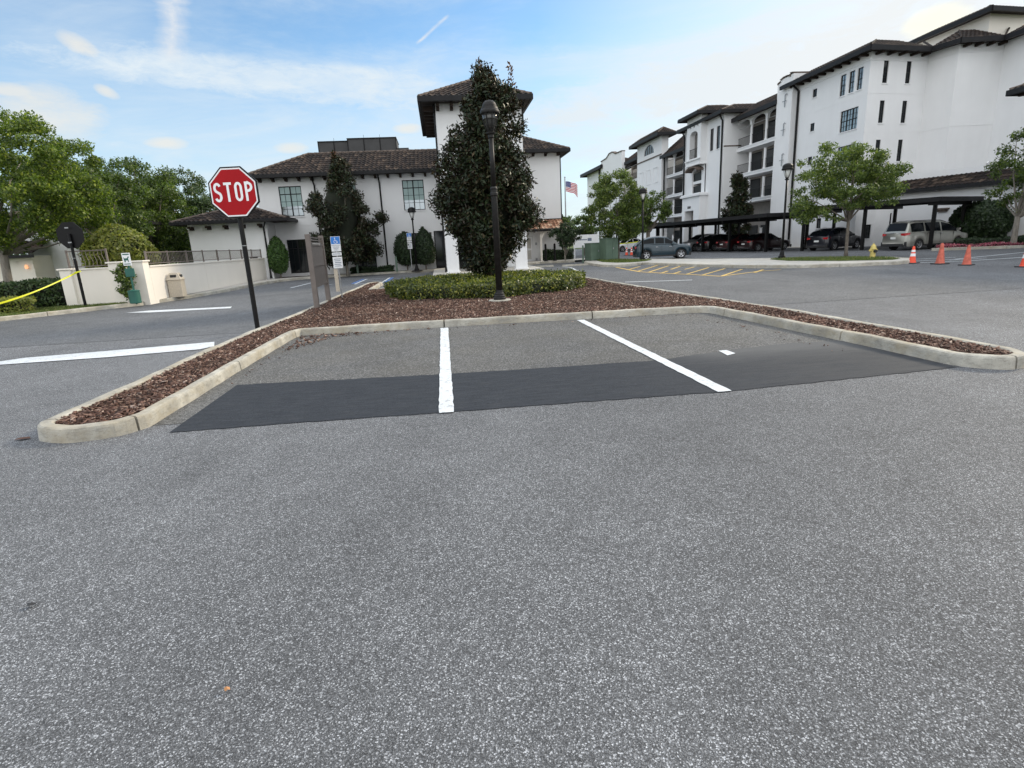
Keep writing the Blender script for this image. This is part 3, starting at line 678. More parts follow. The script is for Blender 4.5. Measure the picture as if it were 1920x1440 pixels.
# ------------------------------------------------------------------ kerbs
def inset(poly, d):
    n = len(poly); out = []
    for i in range(n):
        p, q, r = Vector(poly[i-1]), Vector(poly[i]), Vector(poly[(i+1) % n])
        a = (q-p).normalized(); b = (r-q).normalized(); na = Vector((-a.y, a.x)); nb = Vector((-b.y, b.x)); k = (na+nb)
        k = k/max(.35, k.dot(na)) if k.length > 1e-6 else na
        out.append(tuple(q+k*d))
    return out
def resample(pts, closed, step):
    out = []; n = len(pts)
    for i in range(n if closed else n-1):
        a = Vector(pts[i]); b = Vector(pts[(i+1) % n]); k = max(1, int((b-a).length/step))
        for j in range(k): out.append(tuple(a+(b-a)*j/k))
    if not closed: out.append(tuple(pts[-1]))
    return out
def kerb(name, pts, w=.155, h=.14, closed=True, seg=3.0, side=1, step=.25, mat='kerb'):
    """kerb whose road face follows pts (counter-clockwise: the inside is on the left); real joints every few metres."""
    P = resample(pts, closed, step)
    if closed: I = inset(P, w*side)
    else:
        I = []
        for i in range(len(P)):
            a = Vector(P[max(0, i-1)]); b = Vector(P[min(len(P)-1, i+1)]); d = (b-a).normalized(); I.append((P[i][0]-d.y*w*side, P[i][1]+d.x*w*side))
    m = MB(); n = len(P); per = max(2, int(seg/step)); rr = .022
    def ring(i, sh=0):
        o = Vector(P[i]); n_ = Vector(I[i]); v = (n_-o); l = v.length; v = v/l if l else v; wob = .006*math.sin(i*1.7)+.005*math.sin(i*.61)
        q = lambda t, z: (o.x+v.x*t, o.y+v.y*t, z)
        hh = h+wob*.5
        return [q(-.012+wob, -.02), q(.0+wob*.6, hh-rr*1.6), q(.008+wob*.5, hh-rr*.5), q(rr*1.3, hh), q(w-rr, hh), q(w, hh-rr*.6), q(w, -.02)]
    idx = list(range(n))+([0] if closed else []); runs = []; cur = [idx[0]]
    for k in range(1, len(idx)):
        cur.append(idx[k])
        if (k % per == 0 or k == len(idx)-1): runs.append(cur); cur = [idx[k]]
    for rn in runs:
        if len(rn) < 2: continue
        rings = []
        for q, i in enumerate(rn):
            r = ring(i)
            if q in (0, len(rn)-1):
                j = rn[1] if q == 0 else rn[-2]; r2 = ring(j); g = .012/max(.05, (Vector(r2[0])-Vector(r[0])).length)
                r = [tuple(Vector(a)+(Vector(b)-Vector(a))*g) for a, b in zip(r, r2)]
            rings.append(r)
        k = len(rings[0]); vs = [v for r in rings for v in r]
        fs = [[a*k+b, a*k+b+1, (a+1)*k+b+1, (a+1)*k+b] for a in range(len(rings)-1) for b in range(k-1)]
        fs += [list(range(k)), [(len(rings)-1)*k+b for b in range(k)][::-1]]
        m.add(vs, fs)
    o = struct(m.build(name, M[mat], smooth=False)); return o, I
def arc(cx, cy, rx, ry, a0, a1, n=8): return [(cx+rx*math.cos(math.radians(a0+(a1-a0)*i/n)), cy+ry*math.sin(math.radians(a0+(a1-a0)*i/n))) for i in range(n+1)]
isl = (arc(-3.5,5.78,.5,.38,180,360,14) +                     # rounded tip of the left finger
       [(-3.0,7.6), (-2.99,9.6), (-2.95,11.35)] + [(-2.88,11.55), (-.04,11.45), (2.75,11.27), (5.25,11.04)] +
       [(5.38,10.9), (5.55,8.6), (5.66,6.6)] + arc(6.09,5.78,.42,.56,180,360,12) +
       [(6.50,7.2), (6.47,9.6), (6.28,12), (6.08,14.6), (5.82,19), (5.68,22.5), (5.6,25.5)] + arc(5.1,27.2,.5,.8,0,180,8) + [(4.55,25), (4.5,22.5), (3,22.35), (-1,22.35), (-2.75,22.4), (-2.75,25.5)] +
       arc(-3.1,26.6,.35,.6,0,180,8) + [(-3.5,24), (-3.66,20), (-3.77,14.5), (-3.93,12), (-4.0,9.7), (-3.98,7.4)])
_, inner = kerb('island_kerb', isl, .135, .14)
m = MB(); m.poly([(x, y, .085) for x, y in inset(isl, .13)]); struct(m.build('mulch_bed', M['mulch']))
# bark chips lying all over the bed
def inside(poly, x, y):
    c = False; n = len(poly); j = n-1
    for i in range(n):
        if (poly[i][1] > y) != (poly[j][1] > y) and x < (poly[j][0]-poly[i][0])*(y-poly[i][1])/(poly[j][1]-poly[i][1])+poly[i][0]: c = not c
        j = i
    return c
def chips(name, poly, dens, size, zb, label, hump=.03):
    xs = [p[0] for p in poly]; ys = [p[1] for p in poly]; A = (max(xs)-min(xs))*(max(ys)-min(ys)); pts = []
    for _ in range(int(A*max(dens(0, 5), 1))):
        x, y = random.uniform(min(xs), max(xs)), random.uniform(min(ys), max(ys))
        if random.random() > dens(x, y)/max(dens(0, 5), 1): continue
        if inside(poly, x, y): pts.append((x, y))
    n = len(pts); P = np.array(pts); z = zb+rng.random(n)*.035+hump*(.5+.5*np.sin(P[:, 0]*2.1+np.sin(P[:, 1]*1.3)*2))
    a = rng.random(n)*2*PI; ti = rng.normal(size=n)*.38; ro = rng.normal(size=n)*.45
    ln = size*(.35+1.25*rng.random(n)**1.6); w = ln*(.16+.3*rng.random(n)); t = .004+.008*rng.random(n)
    d = np.stack([np.cos(a)*np.cos(ti), np.sin(a)*np.cos(ti), np.sin(ti)], 1); s0 = np.stack([-np.sin(a), np.cos(a), np.zeros(n)], 1)
    u0 = np.cross(d, s0); s = s0*np.cos(ro)[:, None]+u0*np.sin(ro)[:, None]; u = np.cross(d, s)
    c = np.concatenate([P, z[:, None]], 1); v = np.empty((n, 8, 3)); q = 0
    for k in (-1, 1):
        for (i, j) in ((-1, -1), (1, -1), (.75, 1), (-.85, 1)):
            v[:, q] = c+d*(ln*i/2)[:, None]+s*(w*j/2)[:, None]+u*(t*k/2)[:, None]; q += 1
    fs = np.array([[0,3,2,1],[4,5,6,7],[0,1,5,4],[1,2,6,5],[2,3,7,6],[3,0,4,7]])
    li = (fs[None]+(np.arange(n)*8)[:, None, None]).reshape(-1).astype(np.int32)
    me = bpy.data.meshes.new(name); me.vertices.add(n*8); me.vertices.foreach_set('co', v.ravel()); me.loops.add(len(li)); me.loops.foreach_set('vertex_index', li)
    me.polygons.add(n*6); me.polygons.foreach_set('loop_start', np.arange(n*6, dtype=np.int32)*4); me.polygons.foreach_set('loop_total', np.full(n*6, 4, np.int32))
    me.materials.append(M['chip']); me.update(); me.validate(); o = bpy.data.objects.new(name, me); COL.objects.link(o)
    return tag(o, label, 'mulch', kind='stuff')
chips('bark_mulch', inset(isl, .145), lambda x, y: 2300 if y < 12.5 else (1500 if y < 16 else 600), .056, .085, 'reddish brown bark mulch filling the kerbed island', .02)
# ------------------------------------------------------------------ right hand median with pale walk, grass bed, lamp, tree and hydrant
med = [G(1106,497.5), G(1126,500.5), G(1150,501.3), G(1178,499.5), G(1204,496.5), G(1225,497.5), G(1300,500.5), G(1400,503.3), G(1500,503), G(1600,500), G(1680,496.5)] + \
      [(18.9,20.9), (19.7,21.8), (20.2,23.4), (19.9,25.3), (18.9,27.0), (17.2,28.9), (15.5,31.4), (14.2,34.4), (13.3,37.2), (12.3,40), (11.4,41.5), (10.4,40.5), (9.5,37.5)]
kerb('median_kerb', med, .17, .14, step=.4)
m = MB(); m.poly([(x, y, .128) for x, y in inset(med, .16)]); struct(m.build('median_walk', M['walk']))
bed1 = [(16.2,25.2), (17.2,22.9), (18.6,21.7), (19.4,22.2), (19.75,23.5), (19.4,25.2), (18.3,26.9), (17.2,27.8), (16.5,27.2)]
bed2 = [(10.1,35.2), (10.4,33.2), (11.2,32.6), (12.2,33.2), (13,34.4), (12.6,36.4), (11.6,38.6), (10.6,38.5)]
for b in (bed1, bed2): sheet('grass_bed', b, .134, M['grass'])
def blades(name, polys, n, z, size, mat, label, cat='grass'):
    P = []
    for poly in polys:
        xs = [p[0] for p in poly]; ys = [p[1] for p in poly]; k = 0
        while k < n:
            x, y = random.uniform(min(xs), max(xs)), random.uniform(min(ys), max(ys))
            if inside(poly, x, y): P.append((x, y, z)); k += 1
    P = np.array(P); o = leaf_mesh(name, P, np.tile([0, 0, .2], (len(P), 1)), size, .18, mat, None, up_tip=((0, 0, 1), .6))
    return tag(o, label, cat, kind='stuff')
blades('bed_grass', [bed1, bed2], 5000, .13, .09, M['blade'], 'dry short grass on the median around the lamps and tree')
# far walk and kerbs at the right in front of the flower bed
rk = [G(1612,478), G(1650,474.2), G(1700,471.5), G(1745,470.6), G(1800,469.5), G(1925,465.8)]
rkp = [(24.3,31.5), (25.5,30.1), (27.1,28.9), (29.2,27.6), (32,25.6), (38,22)]
kerb('flower_bed_kerb', rkp[2:], .16, .15, closed=False, side=1)
sheet('flower_bed_soil', [(27.2,29.1), (29.3,27.8), (32,25.8), (38,22.2), (40,30), (33,33), (30.5,31)], .1, M['mulch'])
# building side walk along the apartment block
sheet('building_walk', [(29.3,39), (30.9,39), (30.9,110), (28.2,110)], .05, M['walk'])
# ------------------------------------------------------------------ left side: kerb, lawn, walk
lk = [(-30,13.4), (-22,15.4), (-16.5,17.6), (-13.8,19.25), (-12.25,21.3), (-11.25,22.5), (-10.55,25), (-10.2,28), (-10.05,31), (-9.95,34), (-9.6,35.8), (-8.6,36.9), (-7.0,37.6), (-4.5,38.2), (-1.5,38.4), (1.5,38.5), (4.5,38.6), (7.2,41.3), (9.6,40.6)]
kerb('drive_kerb', lk, .16, .14, closed=False, side=1, step=.3)
sheet('lawn_verge', [(-30,13.6), (-22,15.6), (-16.5,17.8), (-13.85,19.5), (-12.3,21.5), (-11.35,22.7), (-10.95,24.0), (-11.2,26), (-14,60), (-60,60), (-60,10)], .10, M['grass'])
sheet('sidewalk', [(-11.6,22.4), (-11.3,22.75), (-10.72,25), (-10.37,28), (-10.22,31), (-10.12,34), (-9.75,36.1), (-8.65,37.2), (-7.0,37.9), (-4.5,38.4), (-1.5,38.56), (1.5,38.66), (4.5,38.8), (7.1,41.5), (9.6,40.8), (12,41.5), (12,44.5), (4.5,44), (4.4,39.6), (-2,39.4), (-7,39.2), (-10.1,38.1), (-10.95,36.5), (-10.95,24)], .131, M['walk'])
sheet('planting_bed', [(-11.6,38.0), (-10.1,38.12), (-7,39.22), (-2,39.42), (4.4,39.62), (4.4,46), (-12,46)], .136, M['mulch'])
vp = [(-22,15.8), (-16.5,18.0), (-13.9,19.7), (-12.4,21.7), (-11.6,22.5), (-12.0,22.8), (-14.2,22.6), (-16,20.2), (-21,18)]
blades('verge_grass', [vp], 16000, .10, .085, M['blade'], 'thin green grass verge behind the left kerb')
# wheel stops behind the porch
def wheel_stop(x, y, rz, lab):
    m = MB(); m.fprism(frame((0,0,0), (1,0,0), (0,1,0)), [(-.9,.0), (.9,.0), (.86,.1), (-.86,.1)], -.075, .075); m.v = [(a, b*(1 if c < .05 else .7), c) for a, b, c in m.v]
    o = m.build('wheel_stop', M['kerb'], bevel=.01); o.location = (x, y, .004); o.rotation_euler = (0,0,rz); tag(o, lab, 'wheel stop', 'precast wheel stops by the clinic'); return o
x, y = G(1012,501.5); wheel_stop(x, y, -.02, 'concrete wheel stop nearest the white porch column')
x, y = G(1080,498.5); wheel_stop(x, y, -.02, 'concrete wheel stop below the green utility cabinets')

# ================================================================== SMALL OBJECTS
def ribbon(m, pts, w, fr, d0, d1, closed=False):
    """flat stroke of width w along pts (u, z), extruded between d0 and d1 in a frame; mitred, no overlaps."""
    n = len(pts); P = [Vector(p) for p in pts]; Lf = []; Rt = []
    for i in range(n):
        if closed: a, b = P[i-1], P[(i+1) % n]
        else: a, b = P[max(0, i-1)], P[min(n-1, i+1)]
        if i not in (0, n-1) or closed:
            d1_ = (P[i]-P[i-1]).normalized(); d2_ = (P[(i+1) % n]-P[i]).normalized(); t = (d1_+d2_); t = t.normalized() if t.length > .01 else d1_
            nn = Vector((-t.y, t.x)); k = min(1.6, 1/max(.3, abs(nn.dot(Vector((-d1_.y, d1_.x))))))
        else: t = (b-a).normalized(); nn = Vector((-t.y, t.x)); k = 1
        Lf.append(P[i]+nn*w/2*k); Rt.append(P[i]-nn*w/2*k)
    vs = [fr(p.x, d, p.y) for d in (d0, d1) for p in Lf+Rt]; fs = []; r = range(n if closed else n-1)
    for i in r:
        j = (i+1) % n; fs += [[i, j, n+j, n+i], [2*n+i, 2*n+j, 3*n+j, 3*n+i], [i, j, 2*n+j, 2*n+i], [n+i, n+j, 3*n+j, 3*n+i]]
    if not closed: fs += [[0, n, 3*n, 2*n], [n-1, 2*n-1, 4*n-1, 3*n-1]]
    m.add(vs, fs)
def letter(m, ch, u, z, w, h, t, fr, d0, d1):
    def e(cx, cz, rx, rz, a0, a1, n=14): return [(cx+rx*math.cos(math.radians(a0+(a1-a0)*i/n)), cz+rz*math.sin(math.radians(a0+(a1-a0)*i/n))) for i in range(n+1)]
    k = t/2
    if ch == 'T': ribbon(m, [(u, z+h-k), (u+w, z+h-k)], t, fr, d0, d1); ribbon(m, [(u+w/2, z), (u+w/2, z+h-t)], t, fr, d0, d1)
    if ch == 'O':
        q = h*.28; ribbon(m, e(u+w/2, z+h-q, w/2-k, q-k, 0, 180)+e(u+w/2, z+q, w/2-k, q-k, 180, 360), t, fr, d0, d1, closed=True)
    if ch == 'P':
        q = h*.27; ribbon(m, [(u+k, z), (u+k, z+h)], t, fr, d0, d1)
        ribbon(m, [(u+t, z+h-k), (u+w-q, z+h-k)]+e(u+w-q, z+h-q, q-k, q-k, 90, -90, 12)+[(u+t, z+h-2*q+k)], t, fr, d0, d1)
    if ch == 'S':
        q = h*.27; s = e(u+w/2, z+h-q, w/2-k, q-k, 22, 180, 10)+e(u+w/2, z+h-q-.01*h, w/2-k, q-k, 195, 232, 3)
        s += e(u+w/2, z+q+.01*h, w/2-k, q-k, 52, 15, 3)+e(u+w/2, z+q, w/2-k, q-k, 0, -158, 10); ribbon(m, s, t, fr, d0, d1)
def octagon(r, cz=0.): return [(r*math.cos(PI/8+k*PI/4)/math.cos(PI/8), cz+r*math.sin(PI/8+k*PI/4)/math.cos(PI/8)) for k in range(8)]
# ---- STOP sign
def stop_sign(loc, rz, label, facing=True, ph=2.32, r=.455):
    t = thing('stop_sign', label, 'road sign', loc, rz, None)
    fr = frame((0,0,0), (1,0,0), (0,-1,0)); cz = ph+r+.0
    m = MB(); m.lathe([(.048,-.05), (.048,ph+r*1.1), (.03,ph+r*1.12)], n=20); m.build('pole', M['blackmetal'], t, smooth=False)
    m = MB(); m.lathe([(.052,1.72), (.052,1.735)], n=20); m.build('pole_band', M['steel'], t)
    m = MB(); m.fprism(fr, octagon(r+.028, cz), .052, .085); b = m.build('backing_panel', M['blackmetal'], t, bevel=.004)
    m = MB(); m.fprism(fr, octagon(r, cz), .0855, .090); w = m.build('white_border', M['sign_white'], t)
    m = MB(); m.fprism(fr, octagon(r-.026, cz), .0905, .0925); f = m.build('red_face', M['sign_red'], t)
    h = r*.80; lw = r*.34; gap = r*.115; tt = r*.105; tot = 4*lw+3*gap; u = -tot/2
    for ch in 'STOP':
        m = MB(); letter(m, ch, u, cz-h/2+.01, lw, h, tt, fr, .093, .0945); l = m.build('letter', M['sign_white'], f); u += lw+gap
    for z in (cz+.25, cz-.25): m = MB(); m.fbox(fr, -.06, .06, -.055, -.047, z-.02, z+.02); m.build('bracket', M['steel'], t)
    return t
stop_sign((-3.96,12.37,.08), math.radians(-7), 'red octagonal STOP sign on a tall black pole in the mulch island', ph=2.30)
stop_sign((-12.93,22.2,.10), math.radians(176), 'black back of a stop sign on a dark pole in the left grass verge', ph=2.1, r=.42)
# ---- yellow caution tape from that pole to the left
m = MB(); A = Vector((-12.95,22.14,1.32)); x0, z0 = YP(0, 563, 19.6); B = Vector((x0, 19.6, z0)); B2 = B+(B-A)*.35; n = 30
for i in range(n):
    def tp(k): 
        s = k/n; p = A+(B2-A)*s; p.z -= .12*math.sin(PI*s); tw = .5*math.sin(s*5.); return p, tw
    (p, a), (q, b) = tp(i), tp(i+1)
    m.poly([(p.x, p.y-.028*math.sin(a), p.z-.028*math.cos(a)), (q.x, q.y-.028*math.sin(b), q.z-.028*math.cos(b)), (q.x, q.y+.028*math.sin(b), q.z+.028*math.cos(b)), (p.x, p.y+.028*math.sin(a), p.z+.028*math.cos(a))])
m.bar(A+Vector((0,-.06,0)), A+Vector((.0,.12,.01)), .02, .07); m.bar(A+Vector((-.06,.0,0)), A+Vector((.2,-.06,.05)), .012, .05)
tag(m.build('caution_tape', M['tape']), 'yellow caution tape stretched from the back of the stop sign across the left hedge', 'caution tape')
# ---- lamp posts
def lamp_big(loc, label):
    t = thing('street_lamp', label, 'street lamp', loc)
    m = MB(); m.lathe([(.30,-.04), (.30,.035), (.285,.05), (.02,.052)], n=40); m.build('concrete_footing', M['kerb'], t, smooth=False)
    m = MB(); m.lathe([(.165,.05), (.165,.10), (.15,.115), (.15,.15), (.125,.175), (.125,.21), (.10,.235), (.09,.30)], n=28); m.build('base', M['polemetal'], t, smooth=False)
    m = MB(); m.lathe([(.088,.30), (.078,2.72), (.078,2.73)], n=24); m.build('pole', M['polemetal'], t, smooth=True)
    m = MB(); m.lathe([(.078,2.66), (.1,2.69), (.1,2.74), (.088,2.76), (.088,2.83), (.098,2.85), (.07,2.9)], n=24); m.build('collar', M['polemetal'], t)
    m = MB(); m.lathe([(.062,2.9), (.056,4.14)], n=20); m.build('upper_pole', M['polemetal'], t, smooth=True)
    h = t; hz = 4.14
    m = MB(); m.lathe([(.056,hz-.1), (.075,hz-.08), (.075,hz-.02), (.11,hz), (.12,hz+.03), (.075,hz+.06), (.09,hz+.10)], n=24); m.build('neck', M['polemetal'], t)
    m = MB(); m.lathe([(.085,hz+.10), (.12,hz+.17), (.165,hz+.33), (.19,hz+.47)], n=24); l = m.build('lens', M['smokeglass'], t, smooth=True)
    m = MB()
    for k in range(8):
        a = k*PI/4+.2; c, s = math.cos(a), math.sin(a)
        m.tube([(.10*c,.10*s,hz+.07), (.145*c,.145*s,hz+.17), (.185*c,.185*s,hz+.33), (.205*c,.205*s,hz+.47)], .011, 6)
    for r_, z_ in ((.15,hz+.18), (.188,hz+.33)): m.tube([(r_*math.cos(a*PI/8), r_*math.sin(a*PI/8), z_) for a in range(17)], .008, 6)
    m.build('cage', M['polemetal'], t)
    m = MB(); m.lathe([(.20,hz+.465), (.235,hz+.47), (.24,hz+.50), (.235,hz+.53), (.215,hz+.56), (.205,hz+.60), (.175,hz+.61), (.172,hz+.66), (.15,hz+.71), (.10,hz+.755), (.03,hz+.775), (.0,hz+.78)], n=36); m.build('hood', M['polemetal'], t)
    return t
lamp_big((1.47,14.96,.10), 'tall dark lamp post on a round concrete foot in front of the magnolia')
def lamp_small(loc, label, group='hooded lamp posts round the car park', H_=4.55):
    t = thing('street_lamp', label, 'street lamp', loc, 0, group); s = H_/4.55
    m = MB(); m.lathe([(.36,-.02), (.36,.02), (.30,.05), (.02,.052)], n=28); m.build('concrete_footing', M['dark'], t)
    m = MB(); m.lathe([(.17,.05), (.17,.13), (.12,.18), (.10,.30), (.065,.42)], n=20); m.build('base', M['blackmetal'], t)
    m = MB(); m.lathe([(.062,.42), (.045,3.78*s)], n=16); m.build('pole', M['blackmetal'], t, smooth=True)
    z = 3.78*s
    m = MB(); m.lathe([(.045,z), (.10,z+.03), (.10,z+.06), (.06,z+.09), (.08,z+.13)], n=16); m.build('neck', M['blackmetal'], t)
    m = MB(); m.lathe([(.07,z+.13), (.11,z+.25), (.185,z+.50)], n=18); m.build('lens', M['lampglass'], t, smooth=True)
    m = MB()
    for k in range(4):
        a = k*PI/2+.5; c, q = math.cos(a), math.sin(a); m.tube([(.08*c,.08*q,z+.12), (.125*c,.125*q,z+.25), (.205*c,.205*q,z+.50)], .013, 6)
    m.build('cage', M['blackmetal'], t)
    m = MB(); m.lathe([(.19,z+.47), (.26,z+.48), (.275,z+.52), (.25,z+.58), (.235,z+.68), (.19,z+.74), (.10,z+.79), (.0,z+.80)], n=24); m.build('hood', M['blackmetal'], t)
    return t
lamp_small((17.2,27.3,.13), 'slim black lamp post on the right median left of the leafy tree')
lamp_small((12.46,34.5,.13), 'slim black lamp post behind the yellow hatched bay, beside the blue car', H_=4.2)
x, z = YP(767, 393, 37.9); lamp_small((-1.62,37.9,.1), 'slim black lamp post standing before the clinic wall left of the door', H_=z-.1)
# ---- brown notice board seen from behind, two posts
def notice_board():
    t = thing('notice_board', 'taupe two post notice board seen from behind in the mulch island', 'notice board', (-3.5,16.1,.09), 0, world=True)
    a = Vector((-3.50,16.1,.09)); b = Vector((-3.6,18.3,.09)); d = (b-a).normalized(); nrm = Vector((-d.y, d.x, 0)); ln = (b-a).length
    x, z = YP(574, 447, 16.1); H_ = 2.0
    fr = lambda u, q, z_: (a.x+d.x*u+nrm.x*q, a.y+d.y*u+nrm.y*q, z_+.09)
    for u in (0, ln):
        m = MB(); m.fbox(fr, u-.075, u+.075, -.065, .065, -.1, H_); m.build('post', M['brown_board'], t, bevel=.006)
    m = MB(); m.fbox(fr, .08, ln-.08, -.03, .03, .62, 1.7); m.build('panel', M['brown_board'], t)
    m = MB()
    for z_ in (.6, 1.16, 1.72): m.fbox(fr, .078, ln-.078, -.05, .05, z_-.025, z_+.025)
    m.build('rail', M['brown_board'], t)
    for z_ in (1.78, 1.85, 1.92):
        m = MB(); m.fbox(fr, .078, ln-.078, -.022, .022, z_-.018, z_+.018); m.build('slat', M['brown_board'], t)
    m = MB(); m.fbox(fr, .25, ln*.72, -.056, -.051, 1.735, 1.765); m.build('light_strip', M['walk'], t)
notice_board()
# ---- accessible parking signs
def wheelchair(m, fr, u, z, s, d):
    c = [(u+s*.02+.30*s*math.cos(k*PI/8), z+.30*s+.30*s*math.sin(k*PI/8)) for k in range(5, 17)]; ribbon(m, c, .07*s, fr, d, d+.002)
    ribbon(m, [(u-.05*s, z+.85*s), (u, z+.45*s), (u+.28*s, z+.45*s), (u+.42*s, z+.08*s)], .09*s, fr, d+.0003, d+.0023)
    m.fprism(fr, [(u-.07*s+.09*s*math.cos(k*PI/5), z+.95*s+.09*s*math.sin(k*PI/5)) for k in range(10)], d, d+.002)
FONT = None
def words(par, name, txt, size, fr_, u, d, z, mat, rotz=0.):
    cu = bpy.data.curves.new(name, 'FONT'); cu.body = txt; cu.size = size; cu.align_x = 'CENTER'; cu.align_y = 'CENTER'; cu.extrude = .0008; cu.space_line = .95
    o = bpy.data.objects.new(name, cu); COL.objects.link(o); dg = bpy.context.evaluated_depsgraph_get(); me = bpy.data.meshes.new_from_object(o.evaluated_get(dg))
    bpy.data.objects.remove(o); b = bpy.data.objects.new(name, me); COL.objects.link(b); me.materials.clear(); me.materials.append(mat)
    for v in me.vertices: x, y, z_ = v.co; v.co = fr_(u+x, d+z_, z+y)
    b.parent = par; return b
def ada_sign(loc, label, top, board=False, rz=0.):
    t = thing('accessible_parking_sign', label, 'parking sign', loc, rz, 'accessible parking signs')
    fr = frame((0,0,0), (1,0,0), (0,-1,0))
    m = MB(); m.bar((0,0,-.05), (0,0,top), .045, .035); m.build('post', M['steel'], t)
    m = MB(); m.fbox(fr, -.15, .15, .022, .026, top-.47, top); p = m.build('permit_panel', M['sign_white'], t, bevel=.001)
    m = MB(); m.fbox(fr, -.14, .14, .0265, .028, top-.235, top-.01); m.build('blue_field', M['sign_blue'], p)
    m = MB(); wheelchair(m, fr, 0, top-.215, .17, .0285); m.build('wheelchair_symbol', M['sign_white'], p)
    words(p, 'lettering', 'PARKING BY\nDISABLED\nPERMIT\nONLY', .05, fr, 0, .0275, top-.355, M['sign_ink'])
    m = MB(); m.fbox(fr, -.15, .15, .022, .026, top-.60, top-.50); p = m.build('fine_panel', M['sign_white'], t)
    words(p, 'lettering', '$250 FINE', .055, fr, 0, .0275, top-.55, M['sign_ink'])
    m = MB(); m.fbox(fr, -.15, .15, .022, .026, top-1.0, top-.64); p = m.build('lower_panel', M['sign_white'], t)
    m = MB()
    for k in range(5): m.fbox(fr, -.11+.01*(k % 3), .11-.02*(k % 2), .0262, .0275, top-.72-k*.055, top-.70-k*.055)
    m.build('printed_lines', M['sign_ink'], p)
    if board:
        m = MB(); m.fbox(fr, -.17, -.05, -.02, .0, top-1.75, top-1.02); m.build('old_panel', M['beige'], t)
    return t
x, z = YP(636, 443, 19.2); ada_sign((-3.33,19.2,.1), 'blue and white accessible parking sign on a steel post behind the notice board', z-.1, board=True)
gx, gy = G(775, 507); x, z = YP(766, 437, 38.3); ada_sign((x+.02,38.2,.13), 'blue and white accessible parking sign in front of the clipped shrubs by the clinic door', z-.13)
# ---- pet waste station, bin and beige litter bin by the cream wall
t = thing('pet_waste_station', 'green pet waste station with white sign and round bin by the cream wall', 'waste station', (-11.08,21.95,.1), .15)
m = MB(); m.bar((0,.04,0), (0,.04,1.62), .05); m.build('post', M['bin_green'], t)
m = MB(); m.lathe([(.17,.04), (.185,.06), (.185,.46), (.195,.47), (.195,.5), (.05,.53)], n=24); m.build('bin', M['bin_green'], t)
m = MB(); m.box(-.14,.14,-.02,.08,.98,1.28); m.build('bag_dispenser', M['bin_green'], t, bevel=.015)
m = MB(); m.box(-.13,.13,-.03,-.015,1.38,1.82); sg = m.build('sign_panel', M['sign_white'], t, bevel=.004)
fr = frame((0,-.031,0), (1,0,0), (0,-1,0)); m = MB()
m.fprism(fr, [(-.07,1.5), (-.04,1.5), (-.035,1.56), (.03,1.56), (.035,1.5), (.06,1.5), (.055,1.62), (.09,1.68), (.06,1.70), (.02,1.64), (-.05,1.63), (-.09,1.68), (-.085,1.6)], 0, .002); m.build('dog_symbol', M['bin_green'], sg)
m = MB(); m.fbox(fr, -.1, .1, 0, .002, 1.42, 1.45); m.build('printed_bar', M['bin_green'], sg); m = MB(); m.fbox(fr, -.1, .1, 0, .002, 1.75, 1.79); m.build('printed_bar', M['bin_green'], sg)
t = thing('litter_bin', 'beige square litter bin with peaked hood standing against the cream wall', 'litter bin', (-10.72,24.55,.13), .1)
m = MB(); m.prism([(-.25,-.25), (.25,-.25), (.25,.25), (-.25,.25)], .0, .68); m.build('body', M['beige'], t, bevel=.02)
m = MB(); m.add([(-.29,-.29,.68), (.29,-.29,.68), (.29,.29,.68), (-.29,.29,.68), (-.15,-.15,.96), (.15,-.15,.96), (.15,.15,.96), (-.15,.15,.96)], [[0,3,2,1],[4,5,6,7],[0,1,5,4],[1,2,6,5],[2,3,7,6],[3,0,4,7]]); m.build('hood', M['beige'], t, bevel=.015)
m = MB(); m.bar((0,-.24,.82), (0,-.2,.82), .22, .13); m.build('opening', M['black_plastic'], t); m = MB(); m.bar((.24,0,.82), (.2,0,.82), .22, .13); m.build('opening', M['black_plastic'], t)
# ---- hydrant
t = thing('fire_hydrant', 'yellow fire hydrant on the grass tip of the right median', 'fire hydrant', (19.35,23.75,.13))
m = MB(); m.lathe([(.15,0), (.15,.04), (.11,.045), (.105,.36), (.13,.38), (.13,.42), (.115,.44), (.11,.5), (.08,.56), (.03,.6), (.03,.64), (0,.645)], n=20); m.build('barrel', M['hydrant'], t)
for sx, nm in ((-1, 'side_nozzle'), (1, 'side_nozzle')):
    m = MB(); m.tube([(sx*.09,0,.34), (sx*.18,0,.34), (sx*.185,0,.34)], [.045,.05,.03], 10); m.build(nm, M['hydrant'], t)
m = MB(); m.tube([(0,-.09,.3), (0,-.19,.3)], [.065,.07], 12); m.build('front_nozzle', M['black_plastic'], t)
